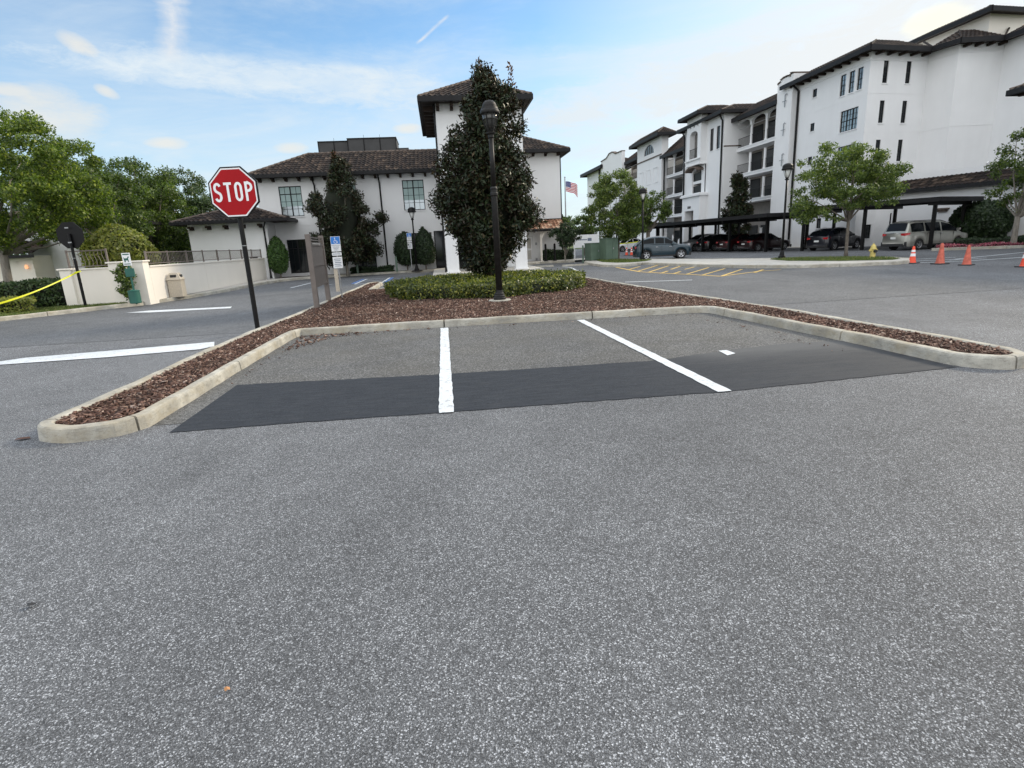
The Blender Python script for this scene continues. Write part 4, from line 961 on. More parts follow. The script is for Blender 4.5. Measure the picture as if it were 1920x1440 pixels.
# ---- traffic cones
def cone(loc, label, old, group='orange cones along the right drive', s=1., collars=True):
    t = thing('traffic_cone', label, 'traffic cone', loc, random.random()*.6, group)
    m = MB(); m.box(-.2*s,.2*s,-.2*s,.2*s,0,.035*s); m.build('base', M['black_plastic'], t, bevel=.008)
    prof = [(.15,.035), (.135,.06), (.09,.36), (.05,.66), (.035,.72), (.0,.725)]
    m = MB(); m.lathe([(r*s, z*s) for r, z in prof], n=24); b = m.build('cone_body', M['cone_old' if old else 'cone_new'], t)
    if collars:
        for z0, z1 in ((.30,.42), (.48,.57)):
            f = lambda z: np.interp(z, [q[1] for q in prof], [q[0] for q in prof])+.003
            m = MB(); m.lathe([(f(z0)*s, z0*s), (f(z1)*s, z1*s)], n=24); m.build('reflective_collar', M['sign_white'], b)
    return t
for px, lab, old, s, c in ((1710,'bright orange cone with white collars nearest the hydrant',0,.93,1), (1762,'tallest faded orange cone, between two other cones',1,1.08,0), (1812,'shorter faded orange cone right of the tallest cone',1,.98,0), (1921,'bright orange cone cut by the right edge of the picture',0,.95,1)):
    x, y = G(px, {1710:494, 1762:495.5, 1812:497.5, 1921:501}[px]); cone((x, y, .006), lab, old, s=s, collars=c)
for px, lab in ((1175,'far orange cone left of the pair beyond the cabinets'), (1184,'far orange cone right of the pair beyond the cabinets')):
    x, y = G(px, 479); cone((x, y, .006), lab, 0, 'small far orange cones', s=.95)
# ---- green utility cabinets
def cabinet(loc, w, d, h, label, rz=0.):
    t = thing('utility_cabinet', label, 'utility cabinet', loc, rz, 'green utility cabinets')
    m = MB(); m.box(-w/2,w/2,-d/2,d/2,0,h); b = m.build('housing', M['box_green'], t, bevel=.03)
    m = MB(); m.box(-w/2-.03,w/2+.03,-d/2-.03,d/2+.03,h,h+.05); m.build('lid', M['box_green'], t, bevel=.015)
    for s in (-1, 1):
        m = MB(); m.box(s*w/4-w/4+.04,s*w/4+w/4-.04,-d/2-.018,-d/2+.001,.08,h-.1); m.build('door', M['box_green'], t, bevel=.006)
    m = MB(); m.box(.05,.12,-d/2-.035,-d/2-.018,h*.5,h*.5+.12); m.build('handle', M['steel'], t)
cabinet((10.55,38.9,.14), .95, .95, 1.12, 'lower green utility cabinet left of its taller neighbour', .25)
cabinet((11.4,38.2,.14), .95, .9, 1.4, 'taller green utility cabinet at the corner of the grass bed', .25)
m = MB(); m.tube([(9.75,38.8,.0), (9.75,38.8,1.15)], .06, 12); m.tube([(9.75,38.8,1.15), (9.75,38.8,1.19)], [.065,.03], 12); tag(m.build('bollard', M['box_green']), 'thin green bollard post left of the utility cabinets', 'bollard')
for px, lab in ((1023, 'left of two black bollards beside the clinic side door'), (1040, 'right of two black bollards beside the clinic side door')):
    x, y = (px-960)/1050*42*.0, 42.; x = YP(px, 470, 42.)[0]
    m = MB(); m.lathe([(.16,0), (.15,.05), (.085,.08), (.08,1.2), (.05,1.26), (0,1.27)], n=16); o = m.build('bollard', M['blackmetal']); o.location = (x, y, .13); tag(o, lab, 'bollard', 'black bollards by the clinic')
for px, py, lab in ((668, 490, 'short grey post standing left of the dark magnolia trunk'), (742, 485, 'short grey post beside the clinic downspout')):
    x = YP(px, py, 38.0)[0]; m = MB(); m.bar((0,0,0), (0,0,.95), .12); m.lathe([(.05,.95), (.04,1.0)], n=8); o = m.build('path_light', M['box_green'], bevel=.01); o.location = (x, 38.2, .13); tag(o, lab, 'path light')
# ---- real estate style white sign and flag
x = 12.75
t = thing('site_sign', 'white site sign with blue lettering beyond the green cabinets', 'sign', (12.2,47.5,0), .1)
m = MB(); m.box(-1.1,1.1,-.03,.03,.9,1.95); m.build('panel', M['sign_white'], t)
for s in (-1.0, 1.0):
    m = MB(); m.bar((s,.05,0), (s,.05,1.9), .08); m.build('post', M['sign_white'], t)
m = MB(); m.box(-.6,.1,-.036,-.031,1.5,1.58); m.build('printed_bar', M['sign_ink'], t); m = MB(); m.box(.15,.5,-.036,-.031,1.42,1.66); m.build('printed_mark', M['sign_ink'], t)
fx, fz = YP(1059, 334, 58.)
t = thing('flagpole', 'thin white flagpole rising between the two buildings', 'flagpole', (fx, 58., 0))
m = MB(); m.lathe([(.09,0), (.05,fz)], n=12); m.build('pole', M['steel'], t); m = MB(); m.lathe([(0,fz), (.09,fz+.06), (.09,fz+.1), (0,fz+.16)], n=10); m.build('finial', M['steel'], t)
def flag():
    t = thing('flag', 'national flag with stars and stripes flying from the thin pole', 'flag', (fx+.08, 58., YP(1062,340,58.)[1]))
    W, Hh = 1.3, .95; nx = 26
    def P(u, v): return (u*W*.93, .16*math.sin(u*7.)*u, -v*Hh-.45*u*u+.07*math.sin(u*9+v*2)*u - .1*u*v)
    mats = [M['flagred'], M['flagwhite'], M['flagblue']]; m = MB()
    for i in range(nx):
        for j in range(13):
            m.m = 2 if (i < nx*.4 and j < 7) else (0 if j % 2 == 0 else 1)
            a, b, c, d = P(i/nx, j/13), P((i+1)/nx, j/13), P((i+1)/nx, (j+1)/13), P(i/nx, (j+1)/13)
            k = len(m.v); q = [(p[0], p[1]+s*.004, p[2]) for s in (-1, 1) for p in (a, b, c, d)]
            m.add(q, [[0,1,2,3],[7,6,5,4]])
    f = m.build('cloth', mats, t, smooth=True); m = MB()
    for r in range(9):
        for c in range(6 if r % 2 == 0 else 5):
            u = (.03+.066*c+(.033 if r % 2 else 0)); v = .03+r*.056; p = P(u, v); s = .022
            m.add([(p[0]+s*(1 if k % 2 == 0 else .45)*math.cos(k*PI/5), p[1]-.012, p[2]+s*(1 if k % 2 == 0 else .45)*math.sin(k*PI/5)) for k in range(10)], [list(range(10))])
    m.build('stars', M['flagwhite'], f)
flag()
# ---- tiny things on the asphalt
def litter(px, py, s, mat, name, label, cat, pts=7):
    x, y = G(px, py, .015); m = MB(); a = [random.uniform(.6, 1) for _ in range(pts)]
    m.add([(s*a[k]*math.cos(2*PI*k/pts)*1.2, s*a[k]*math.sin(2*PI*k/pts)*.7, .004+.012*random.random()) for k in range(pts)]+[(0,0,.022)], [[k, (k+1) % pts, pts] for k in range(pts)])
    o = m.build(name, mat); o.location = (x, y, .005); tag(o, label, cat)
litter(425, 1292, .012, M['tile_leaf'] if 'tile_leaf' in M else plain('dry_orange_leaf', (.5, .25, .11), .8), 'dry_leaf', 'tiny dry orange leaf lying on the near asphalt', 'leaf')
litter(60, 1133, .03, M['black_plastic'], 'dark_leaf', 'small dark leaf on the asphalt near the left edge', 'leaf')
litter(42, 822, .07, M['chip'], 'bark_piece', 'dark bark piece lying beside the left kerb tip', 'bark')
litter(276, 752, .035, M['sign_white'], 'pebble', 'white pebble on the mulch of the left finger', 'stone')
litter(268, 735, .022, M['sign_white'], 'pebble', 'smaller white pebble on the mulch of the left finger', 'stone')
corner = [(-2.85,11.2), (-2.85,11.45), (-1.6,11.36), (-.3,11.28), (-.3,11.22), (-1.6,11.22), (-2.1,10.9), (-2.75,9.6)]
chips('kerb_debris', corner, lambda x, y: 330 if x < -2.1 else 200, .05, .008, 'reddish leaf and bark litter gathered in the kerb corner', 0.)
chips('scattered_debris', [(-2.95,6.2), (-2.93,11.3), (5.1,10.85), (5.25,6.5), (5.0,6.5), (4.8,10.5), (0,10.95), (-2.5,10.8), (-2.75,7.5)], lambda x, y: 26, .03, .006, 'sparse bark crumbs along the kerbs of the stalls', 0.)

# ================================================================== PLANTS
# circular groundcover ring
def hedge_ring():
    cx, cy, rx, ry, h = 1.45, 19.0, 3.3, 3.1, .46
    t = thing('groundcover_hedge', 'low round bright green groundcover hedge circling the magnolia', 'hedge', (cx, cy, .09))
    n = 30000; a = rng.random(n)*2*PI; r = rng.random(n)**.5; side = rng.random(n) < .42; r[side] = 1-.06*rng.random(side.sum())
    edge = 1+.035*np.sin(a*7)+.02*np.sin(a*13+1)+.012*np.sin(a*29)
    x = rx*r*np.cos(a)*edge; y = ry*r*np.sin(a)*edge
    top = h*(1-.45*np.clip((r-.86)/.14, 0, 1)**2)+.04*np.sin(x*2.3+1)*np.cos(y*2.9)+.025*np.sin(x*7)*np.sin(y*6)
    z = top-np.abs(rng.normal(size=n))*.03; z[side] = rng.random(side.sum())*h*.93
    # a few taller sprouts
    sp = rng.random(n) < .05; z[sp] += rng.random(sp.sum())*.09
    P = np.stack([x, y, z], 1); Nr = np.stack([np.cos(a)*(r > .9), np.sin(a)*(r > .9), .9+0*a], 1)
    core = MB(); k = 40
    ring = lambda rr, z_: [(rx*rr*math.cos(2*PI*i/k), ry*rr*math.sin(2*PI*i/k), z_) for i in range(k)]
    vs = ring(.93,.0)+ring(.94,.25)+ring(.86,.37)+ring(.3,.39); core.add(vs, [[j*k+i, j*k+(i+1) % k, (j+1)*k+(i+1) % k, (j+1)*k+i] for j in range(3) for i in range(k)]+[[3*k+i for i in range(k)]])
    leaf_mesh('foliage', P, Nr, .075, .58, M['leaf_hedge'], t, extra=core, jitter=.55)
hedge_ring()
def magnolia(name, label, loc, H_, prof, n, size, tr, fork, seed, group, red=0, holes=0., K=120, oy=1.):
    """prof: silhouette (z, half width left, half width right)"""
    t = thing(name, label, 'tree', loc, 0, group); rr = np.random.default_rng(seed)
    zs = [p[0] for p in prof]; C_ = []; R = []
    while len(C_) < K:
        z = rr.uniform(zs[0], zs[-1]); wl = np.interp(z, zs, [p[1] for p in prof]); wr = np.interp(z, zs, [p[2] for p in prof])
        if rr.random() > ((wl+wr)/max(p[1]+p[2] for p in prof))**1.2+.06: continue
        a = rr.random()*2*PI; w = wr if math.cos(a) > 0 else wl; r = (.35+.65*rr.random()**.5)
        rad = min(.42, .18+.34*(wl+wr)/2)*rr.uniform(.6, 1.1); r_ = max(0, w*r-rad*.55)
        C_.append((r_*math.cos(a), (wl+wr)/2*oy*r*math.sin(a)*.85, z)); R.append(rad)
    make_trunk(t, tr, fork, C_, M['bark_grey'], (0, 0), 16, seed)
    m = MB(); m.tube([(0,0,fork-.1), (.03,0,H_*.5), (0,0,H_*.93)], [tr*.7, tr*.45, tr*.12], 8); tt = [o for o in bpy.data.objects if o.parent == t][0]
    b = m.build('leader', M['bark_grey'], tt)
    P, Nr = clump_points(C_, R, n, .95)
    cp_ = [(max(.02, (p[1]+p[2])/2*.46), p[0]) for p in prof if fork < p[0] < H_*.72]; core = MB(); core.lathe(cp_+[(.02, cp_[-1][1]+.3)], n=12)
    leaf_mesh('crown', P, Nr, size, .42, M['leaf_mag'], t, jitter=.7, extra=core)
    if red:
        P = []
        for (x, y, z0, z1) in ([(-.02,.0,H_-.9,H_), (.22,.1,H_-1,H_-.35), (.95,.0,H_-1.35,H_-.12), (.62,.1,H_-1.5,H_-.75), (.2,-.1,H_-1.6,H_-.9)] if red == 2 else [(0,0,H_-.5,H_)]):
            k = 70; z = np.linspace(z0, z1, k); a = np.arange(k)*2.4; w = .13*(1.15-(z-z0)/(z1-z0))
            P.append(np.stack([x+w*np.cos(a)*.6, y+w*np.sin(a)*.6, z-.06], 1))
        P = np.concatenate(P); leaf_mesh('young_leaves', P, np.tile([0, 0, .3], (len(P), 1)), size*1.0, .42, M['leaf_mag_red'], t, jitter=.9, up_tip=((0, 0, 1), .35))
    return t
x, z = YP(912, 300, 19.2)
def sil(Y, x0, rows, loc_z):      # silhouette rows (py, pxl, pxr) on the vertical plane y = Y
    out = []
    for py, l, r in rows:
        a, za = YP(l, py, Y); b, zb = YP(r, py, Y); out.append(((za+zb)/2-loc_z, x0-a, b-x0))
    return sorted(out)
cx = YP(915, 400, 19.3)[0]
prof = sil(19.3, cx, [(120,893,915), (160,888,955), (200,868,978), (240,835,985), (300,812,993), (345,806,1000), (400,802,1018), (440,815,1012), (470,845,985), (495,875,950), (508,895,930)], .1)
magnolia('magnolia_tree', 'large dark magnolia inside the round hedge behind the tall lamp post', (cx, 19.3, .1), YP(905,108,19.3)[1]-.1, prof, 52000, .135, .085, .75, 11, 'dark magnolia trees', red=2, K=260)
cx = YP(640, 420, 37.3)[0]
prof = sil(37.3, cx, [(y_, 640-(640-l_)*1.2, 640+(r_-640)*1.15) for y_, l_, r_ in [(286,636,640), (320,625,658), (350,612,672), (370,585,680), (385,580,678), (410,600,713), (430,612,705), (445,590,700), (470,590,712), (490,612,690)]], .1)
magnolia('magnolia_tree', 'dark layered magnolia before the clinic wall, left of the large one', (cx, 37.5, .1), YP(637,283,37.3)[1], prof, 30000, .17, .09, .9, 5, 'dark magnolia trees', red=1, K=210)
cx = XP(1412, 400, 28.6)[0]
def sily(X, y0, rows, lz):
    out = []
    for py, l, r in rows:
        a, za = XP(l, py, X); b, zb = XP(r, py, X); out.append(((za+zb)/2-lz, abs(a-y0)*.45, abs(b-y0)*.45))
    return sorted(out)
magnolia('magnolia_tree', 'slim dark magnolia against the balconies above the parking shelter', (28.3, 52.5, .1), XP(1416,322,28.3)[1], [(1.0,.9,.9), (2.2,1.5,1.3), (3.4,1.45,1.5), (4.5,1.1,1.3), (5.5,.85,1.0), (6.6,.55,.6), (7.8,.25,.3), (XP(1416,322,28.3)[1]-.2,.05,.05)], 8000, .28, .1, 1., 8, 'dark magnolia trees', K=80)
# oaks on the left
def fit(px, py, Y, rxp, top):      # crown centre and radii on the plane y = Y
    x, z = YP(px, py, Y); return x, z-.1, YP(px+rxp, py, Y)[0]-x, YP(px, top, Y)[1]-z
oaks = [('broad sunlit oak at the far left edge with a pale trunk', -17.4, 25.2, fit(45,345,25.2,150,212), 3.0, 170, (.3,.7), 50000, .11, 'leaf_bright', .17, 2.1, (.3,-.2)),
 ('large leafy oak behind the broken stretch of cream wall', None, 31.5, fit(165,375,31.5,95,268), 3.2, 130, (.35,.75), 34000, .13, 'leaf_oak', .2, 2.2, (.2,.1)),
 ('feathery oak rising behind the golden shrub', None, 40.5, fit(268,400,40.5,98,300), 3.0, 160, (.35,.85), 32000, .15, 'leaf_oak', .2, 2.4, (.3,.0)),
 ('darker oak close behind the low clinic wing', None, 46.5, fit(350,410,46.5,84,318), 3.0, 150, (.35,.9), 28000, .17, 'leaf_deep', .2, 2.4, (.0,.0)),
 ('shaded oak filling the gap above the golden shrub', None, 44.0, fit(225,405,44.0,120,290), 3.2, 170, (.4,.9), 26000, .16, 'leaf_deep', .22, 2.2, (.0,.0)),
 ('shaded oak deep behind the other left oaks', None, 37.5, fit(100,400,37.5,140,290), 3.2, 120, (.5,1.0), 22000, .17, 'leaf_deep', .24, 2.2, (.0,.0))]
for i, (lab, tx, ty, (fx_, fz_, frx, frz), ryy, K, rc, nl, sz, mt, tr, fk, ln) in enumerate(oaks):
    x = fx_ if tx is None else tx
    oak('oak_tree', lab, (x, ty, .1), (fx_-x, 0, fz_), frx, ryy, frz, K, rc, nl, sz, M[mt], M['bark' if i else 'bark_grey'], tr, fk, 'leafy oaks on the left', seed=20+i, lean=ln, shell=.55)
# young oaks on the right
oak('oak_tree', 'young oak on the median between the hydrant and the right lamp post', (20.05,26.4,.13), (-.3,.0,3.25), 2.7, 2.2, 2.15, 125, (.25,.58), 22000, .12, M['leaf_young'], M['bark'], .085, 1.75, 'young oaks on the medians', seed=31, lean=(.0,.05), shell=.4, shape=lambda q, r: q[2] > -.55+.35*q[0] and (abs(q[0]+.1) < 1.05-.4*max(0, q[2])))
oak('oak_tree', 'young oak behind the blue car, left of the second lamp post', (12.2,38.6,.13), (-.2,.0,3.65), 2.15, 1.9, 2.85, 120, (.25,.58), 20000, .14, M['leaf_young'], M['bark'], .08, 1.6, 'young oaks on the medians', seed=37, lean=(.05,.0), shell=.4, shape=lambda q, r: abs(q[0]) < 1-.88*max(0, q[2]+.1))
oak('oak_tree', 'farther oak between the second lamp post and the balconies', (18.0,48.5,.1), (-.2,.0,3.5), 2.1, 2.0, 2.0, 60, (.3,.65), 8000, .18, M['leaf_oak'], M['bark'], .2, 1.8, 'young oaks on the medians', seed=41, shape=lambda q, r: abs(q[0]) < 1-.5*max(0, q[2]))
oak('crape_myrtle', 'pale trunked tree cut by the right edge, above the flower bed', (30.6,27.5,.13), (.55,.0,3.9), 2.0, 2.0, 2.0, 60, (.3,.6), 9000, .14, M['leaf_oak'], M['bark_grey'], .14, 1.5, None, seed=43, shell=.2)
oak('ligustrum_tree', 'small rounded multi stemmed tree by the clinic side door', (YP(1060,480,41.)[0],41.,.13), (.1,.0,1.75), 1.2, 1.0, .85, 40, (.2,.4), 6000, .13, M['leaf_dark'], M['bark_grey'], .05, .45, None, seed=47)
oak('far_tree', 'hazy small tree left of the flagpole foot', (10.4,52.,.0), (.0,.0,2.5), 1.5, 1.4, 1.5, 30, (.3,.6), 5000, .2, M['leaf_oak'], M['bark'], .1, 1., 'small trees beyond the cabinets', seed=49)
oak('far_tree', 'small tree standing right of the flagpole, beyond the white sign', (14.2,56.,.0), (.0,.0,2.5), 1.4, 1.3, 1.5, 30, (.3,.6), 5000, .2, M['leaf_oak'], M['bark'], .1, 1., 'small trees beyond the cabinets', seed=50)
# clipped shrubs
drop = [(.05,.30), (.36,.42), (.52,.75), (.60,1.15), (.58,1.6), (.45,2.0), (.25,2.35), (.05,2.55)]
topiary('teardrop_topiary', 'bright green teardrop topiary at the corner of the clinic', (YP(524,500,37.8)[0],37.8,.13), drop, 7000, .10, M['leaf_teardrop'], 'clipped topiaries by the clinic')
topiary('rounded_topiary', 'dark rounded clipped shrub behind the second accessible sign', (YP(762,480,38.9)[0],38.9,.13), [(.1,.35), (.5,.5), (.72,1.1), (.72,1.7), (.5,2.25), (.05,2.5)], 5000, .11, M['leaf_dark'], 'clipped topiaries by the clinic')
topiary('pointed_topiary', 'dark pointed clipped shrub just left of the clinic door', (YP(797,480,38.7)[0],38.7,.13), [(.1,.35), (.55,.5), (.72,1.1), (.62,1.7), (.38,2.3), (.05,2.75)], 5000, .11, M['leaf_dark'], 'clipped topiaries by the clinic')
topiary('round_shrub', 'huge dark dome shaped shrub behind the minivan', (33.75,32.7,.1), [(.3,.0), (1.25,.35), (1.55,1.0), (1.5,1.65), (1.1,2.2), (.6,2.5), (.05,2.6)], 12000, .16, M['leaf_dark'], None, stem=0)
topiary('golden_shrub', 'large golden green rounded shrub behind the cream wall pillars', (YP(228,460,25.1)[0]-.1,25.1,.1), [(.5,.5), (1.05,.9), (1.28,1.6), (1.2,2.1), (.85,2.6), (.3,2.9), (.05,2.95)], 14000, .13, M['leaf_yellow'], None, noisy=.16)
def long_hedge(name, label, pts, w, h, n, size, mat, cat='hedge', group=None, z=.1, wob=.05):
    c = Vector((pts[0][0], pts[0][1], 0)); t = thing(name, label, cat, (c.x, c.y, z), 0, group, world=False)
    segs = [(Vector(a), Vector(b)) for a, b in zip(pts, pts[1:])]; Ls = [(b-a).length for a, b in segs]; P = []; Nn = []; core = MB()
    for (a, b), l in zip(segs, Ls):
        k = int(n*l/sum(Ls)); d = (b-a).normalized(); s = Vector((-d.y, d.x)); u = rng.random(k)*l; q = rng.random(k); per = w+2*h; e = q*per
        off = np.where(e < h, -w/2, np.where(e < h+w, e-h-w/2, w/2)); zz = np.where(e < h, e, np.where(e < h+w, h, per-e))
        dep = np.abs(rng.normal(size=k))*wob; zz = zz-dep*(np.abs(off) < w/2-.01)+.04*np.sin(u*3.)*(zz > h*.6); off = off*(1-dep/w+.08*np.sin(u*2.2))
        P.append(np.stack([a.x-c.x+d.x*u+s.x*off, a.y-c.y+d.y*u+s.y*off, zz], 1)); Nn.append(np.stack([s.x*np.sign(off), s.y*np.sign(off), np.full(k, .8)], 1))
        f = lambda uu, dd, zz_: (a.x-c.x+d.x*uu+s.x*dd, a.y-c.y+d.y*uu+s.y*dd, zz_)
        core.fbox(f, .05, l-.05, -w/2*.85, w/2*.85, 0, h*.88)
    leaf_mesh('foliage', np.concatenate(P), np.concatenate(Nn), size, .6, mat, t, extra=core, jitter=.6); return t
long_hedge('low_hedge', 'low yellow green hedge on the verge under the caution tape', [(-21,17.9), (-17.,19.9), (-14.2,21.6)], 1.7, .45, 16000, .09, M['leaf_yellow'])
long_hedge('tall_hedge', 'dark taller hedge behind the caution tape', [(-22,22.8), (-18,23.6), (-14.6,24.2)], 1.4, .95, 10000, .12, M['leaf_deep'])
long_hedge('bed_hedge', 'clipped dark hedge beside the front of the minivan', [(29.2,29.6), (31.2,28.3), (36,25.2)], .9, .42, 7000, .09, M['leaf_dark'])
long_hedge('flower_border', 'border of pink flowers along the kerb at the right', [(27.7,29.2), (29.5,28.1), (32,26.3), (37,23.1)], .6, .17, 9000, .075, M['petal'], 'flower bed')
long_hedge('box_hedge', 'dark box hedge left of the green utility cabinets', [(7.9,44.2), (10.2,43.6)], .8, .75, 2500, .12, M['leaf_dark'])
long_hedge('wall_planting', 'low dark planting under the ground floor windows of the clinic', [(-6.0,39.0), (-3.2,38.9)], .5, .35, 2500, .12, M['leaf_dark'])
# rambling vine by the gap in the wall
Cc, Rr = crown_clumps((0,0,.75), .28, .25, .75, 16, .12, .25, 61)
t = thing('climbing_vine', 'straggling green vine growing in the gap beside the pet waste station', 'vine', (-11.45,22.35,.1)); make_trunk(t, .02, .3, Cc, M['bark'], nl=6)
P, Nr = clump_points(Cc, Rr, 1800); leaf_mesh('leaves', P, Nr, .09, .6, M['leaf_oak'], t)
for px, py, Yp, s, lab in ((1390,432,48.,1., 'small palm like plant behind the parked cars'), (1830,452,33.,.6, 'spiky flax plant beside the big dome shrub')):
    x, z = YP(px, py, Yp); t = thing('fan_palm', lab, 'plant', (x if px < 1500 else 35.9, Yp if px < 1500 else 32., .05)); m = MB()
    for k in range(16):
        a = k*2.4; r = s*random.uniform(.7, 1.1); pts = [(0,0,.5*s), (r*.4*math.cos(a), r*.4*math.sin(a), s*1.2), (r*math.cos(a), r*math.sin(a), s*random.uniform(.8, 1.3))]
        for i in range(7):
            q = i/6*.7-.35; m.tube([pts[0], (pts[1][0]+q*.3*math.sin(a), pts[1][1]-q*.3*math.cos(a), pts[1][2]), (pts[2][0]+q*math.sin(a)*r*.6, pts[2][1]-q*math.cos(a)*r*.6, pts[2][2])], [.02, .025, .003], 4)
    m.build('fronds', M['leaf_dark'], t); m = MB(); m.tube([(0,0,0), (0,0,.6*s)], [.09*s, .07*s], 8); m.build('stem', M['bark'], t)

# ================================================================== CLINIC (left and centre building)
def clinic():
    t = thing('clinic_building', 'white two storey clinic with dark clay tile roofs and a square tower', 'building', (-4,39.5,0), 0, world=True)
    YF = 39.5
    fr = frame((0,YF,0), (1,0,0), (0,-1,0))
    q = lambda px, py, Y=YF: YP(px, py, Y)
    xl = q(487, 400)[0]; xr = 1.2; ze = q(640, 329)[1]                # eave underside
    def rect(l, tp, r, b, Y=YF):
        a, z1 = YP(l, tp, Y); b_, z0 = YP(r, b, Y); return [a, b_, z0, z1]
    W1 = rect(521, 350, 571, 405); W2 = rect(753, 338, 798, 393); W4 = rect(645, 344, 672, 399)
    Wg1 = rect(537, 450, 583, 511); Wg2 = [q(690, 450)[0]-1.0, q(702, 450)[0], Wg1[2], Wg1[3]]
    Wg3 = [q(790, 440)[0]-1.2, q(812, 440)[0]-.1, .5, 2.55]
    door = [q(812, 440)[0]+.05, q(838, 440)[0]+.1, .13, 2.62]
    ws = [W1, W2, W4, Wg1, Wg2, Wg3, door]
    m = MB(); wall(m, fr, xl, xr, -.1, ze+.35, [tuple(w)+(0, .14) for w in ws])
    m.box(xl, xl+.01, YF+.002, 48, -.1, ze+.35)
    # control joints in the render: thin grooves set 2 mm proud bands
    w = m.build('wall', M['stucco'], t)
    for z in (3.35,):
        m = MB(); m.fbox(fr, xl, xr, .002, .012, z, z+.03); m.build('control_joint', M['stucco'], t)
    for W_ in (W1, W2, W4): window(t, fr, *W_, cols=4, rows=4, mull=((W_[0]+W_[1])/2,), pale_sheet=.66, split=(W_[3]-(W_[3]-W_[2])*.26,))
    for W_ in (Wg1, Wg2, Wg3): window(t, fr, *W_, cols=4, rows=3, mull=((W_[0]+W_[1])/2,), glass='glass_dark', split=(W_[3]-(W_[3]-W_[2])*.26,))
    # door with dark frame
    a, b, c, d = door; m = MB(); m.fbox(fr, a, a+.07, -.1, -.02, c, d); m.fbox(fr, b-.07, b, -.1, -.02, c, d); m.fbox(fr, a+.07, b-.07, -.1, -.02, d-.07, d); m.fbox(fr, a+.07, b-.07, -.1, -.02, c, c+.2); dr = m.build('door', M['dark'], t)
    m = MB(); m.fbox(fr, a+.02, b-.02, -.095, -.075, c+.02, d-.02); m.build('pane', M['glass_dark'], dr)
    m = MB(); m.fbox(fr, b-.16, b-.13, -.02, .03, 1.0, 1.35); m.build('handle', M['steel'], dr)
    # roof: long front slope, hip at the left, flat behind
    ey = YF-.75; rz = YP(650, 290, YF+2.8)[1]
    ex0 = YP(458, 322, ey)[0]
    hip_roof(t, ex0, xr+3.0, ey, ey+12, ze+.12, rz-ze-.05, flat_top=3.3, faces='FL', fascia=.2)
    us = [xl+.35+i*((xr-.2-xl-.35)/15) for i in range(16)]
    brackets(t, fr, us, ze-.02, .6, .24, .15)
    for px0, px1 in ((587, 603), (710, 738)):
        a = q(px0, 334); b = q(px1, 508); xx = a[0]
        downspout(t, [(xx, ey+.08, ze+.05), (xx, ey+.3, ze-.12), (xx+.02, YF-.07, ze-.55), (xx+.02, YF-.07, .18)], .052)
    m = MB(); x = q(489, 340)[0]; m.tube([(x+.5, ey+.08, ze), (x+.5, YF-.07, ze-.4), (x+.5, YF-.07, ze-1.0)], .05, 8)
    # roof plant screens
    for (l, tp, r, bt, Y) in ((596, 267, 655, 292, 45.), (651, 261, 742, 290, 44.5)):
        x0, z1 = YP(l, tp, Y); x1 = YP(r, tp, Y)[0]
        z0 = rz-.1; m = MB(); n = max(2, int((x1-x0)/.9))
        m.box(x0, x1, Y, Y+3, z0, z1); s = m.build('plant_screen', M['screen'], t)
        m = MB()
        for i in range(n+1): m.box(x0+(x1-x0)*i/n-.03, x0+(x1-x0)*i/n+.03, Y-.04, Y-.001, z0, z1-.01)
        m.box(x0-.04, x1+.04, Y-.06, Y+3.04, z1, z1+.06)
        for i in range(1, n): m.tube([(x0+(x1-x0)*i/n, Y+.2, z1+.06), (x0+(x1-x0)*i/n, Y+.2, z1+.3)], .01, 4)
        m.build('screen_frame', M['blackmetal'], s)
    x0, z1 = YP(742, 268, 45.); m = MB(); m.box(x0, x0+.9, 45., 47, rz-.1, z1-.35); m.build('vent_box', M['screen'], t)
    # low wing at the left
    YW = 37.7; fw = frame((0,YW,0), (1,0,0), (0,-1,0)); a = YP(352, 430, YW)[0]; b = YP(500, 425, YW)[0]; zt = YP(430, 424, YW)[1]
    m = MB(); wall(m, fw, a, b, -.1, zt+.3, []); m.box(b-.01, b, YW+.002, YF-.002, -.1, zt+.3); m.box(a, a+.01, YW+.002, 46, -.1, zt+.3); m.build('wing_wall', M['stucco'], t)
    ew = YW-.8; x0 = YP(319, 414, ew)[0]; x1 = YP(537, 416, ew)[0]; zz = YP(430, 414, ew)[1]
    top = YP(450, 389, ew+1.9)[1]
    hip_roof(t, x0, x1, ew, ew+3.8+1.6, zz+.03, top-zz, faces='FLR', fascia=.17, name='wing_roof')
    brackets(t, fw, [a+.3+i*(b-a-.6)/4 for i in range(5)], zt+.04, .62, .22, .16)
    x = YP(497, 430, YW)[0]; downspout(t, [(x+.25, ew+.1, zt+.1), (x-.02, YW-.2, zt-.2), (x-.05, YW-.07, zt-.45), (x-.05, YW-.07, .18)], .05)
    # dark side gate beside the wing
    gx = YP(472, 500, YW)[0]; m = MB(); m.fbox(fw, gx, gx+.45, .002, .05, .13, 1.55); m.build('service_door', M['dark'], t)
    # ---- tower
    YT = 31.6; YB = YT+7.5; x0 = YP(817, 215, YT)[0]; x1 = YP(978, 215, YT)[0]; zt = YP(816, 203, YT)[1]; ft = frame((0,YT,0), (1,0,0), (0,-1,0))
    cw = .66; ah = 2.5
    m = MB(); wall(m, ft, x0, x1, 2.0, zt+.3, [(x0+cw, x1-cw, 2.0, 2.9, .55, .5)]); 
    fl = frame((x0,YT,0), (0,1,0), (-1,0,0)); wall(m, fl, 0, YB-YT, 2.0, zt+.3, [(.7, 3.2, 2.0, 2.9, .55, .5)])
    f2 = frame((x1,YT,0), (0,1,0), (1,0,0)); wall(m, f2, 0, YB-YT, 2.0, zt+.3, [(.7, 3.2, 2.0, 2.9, .55, .5)])
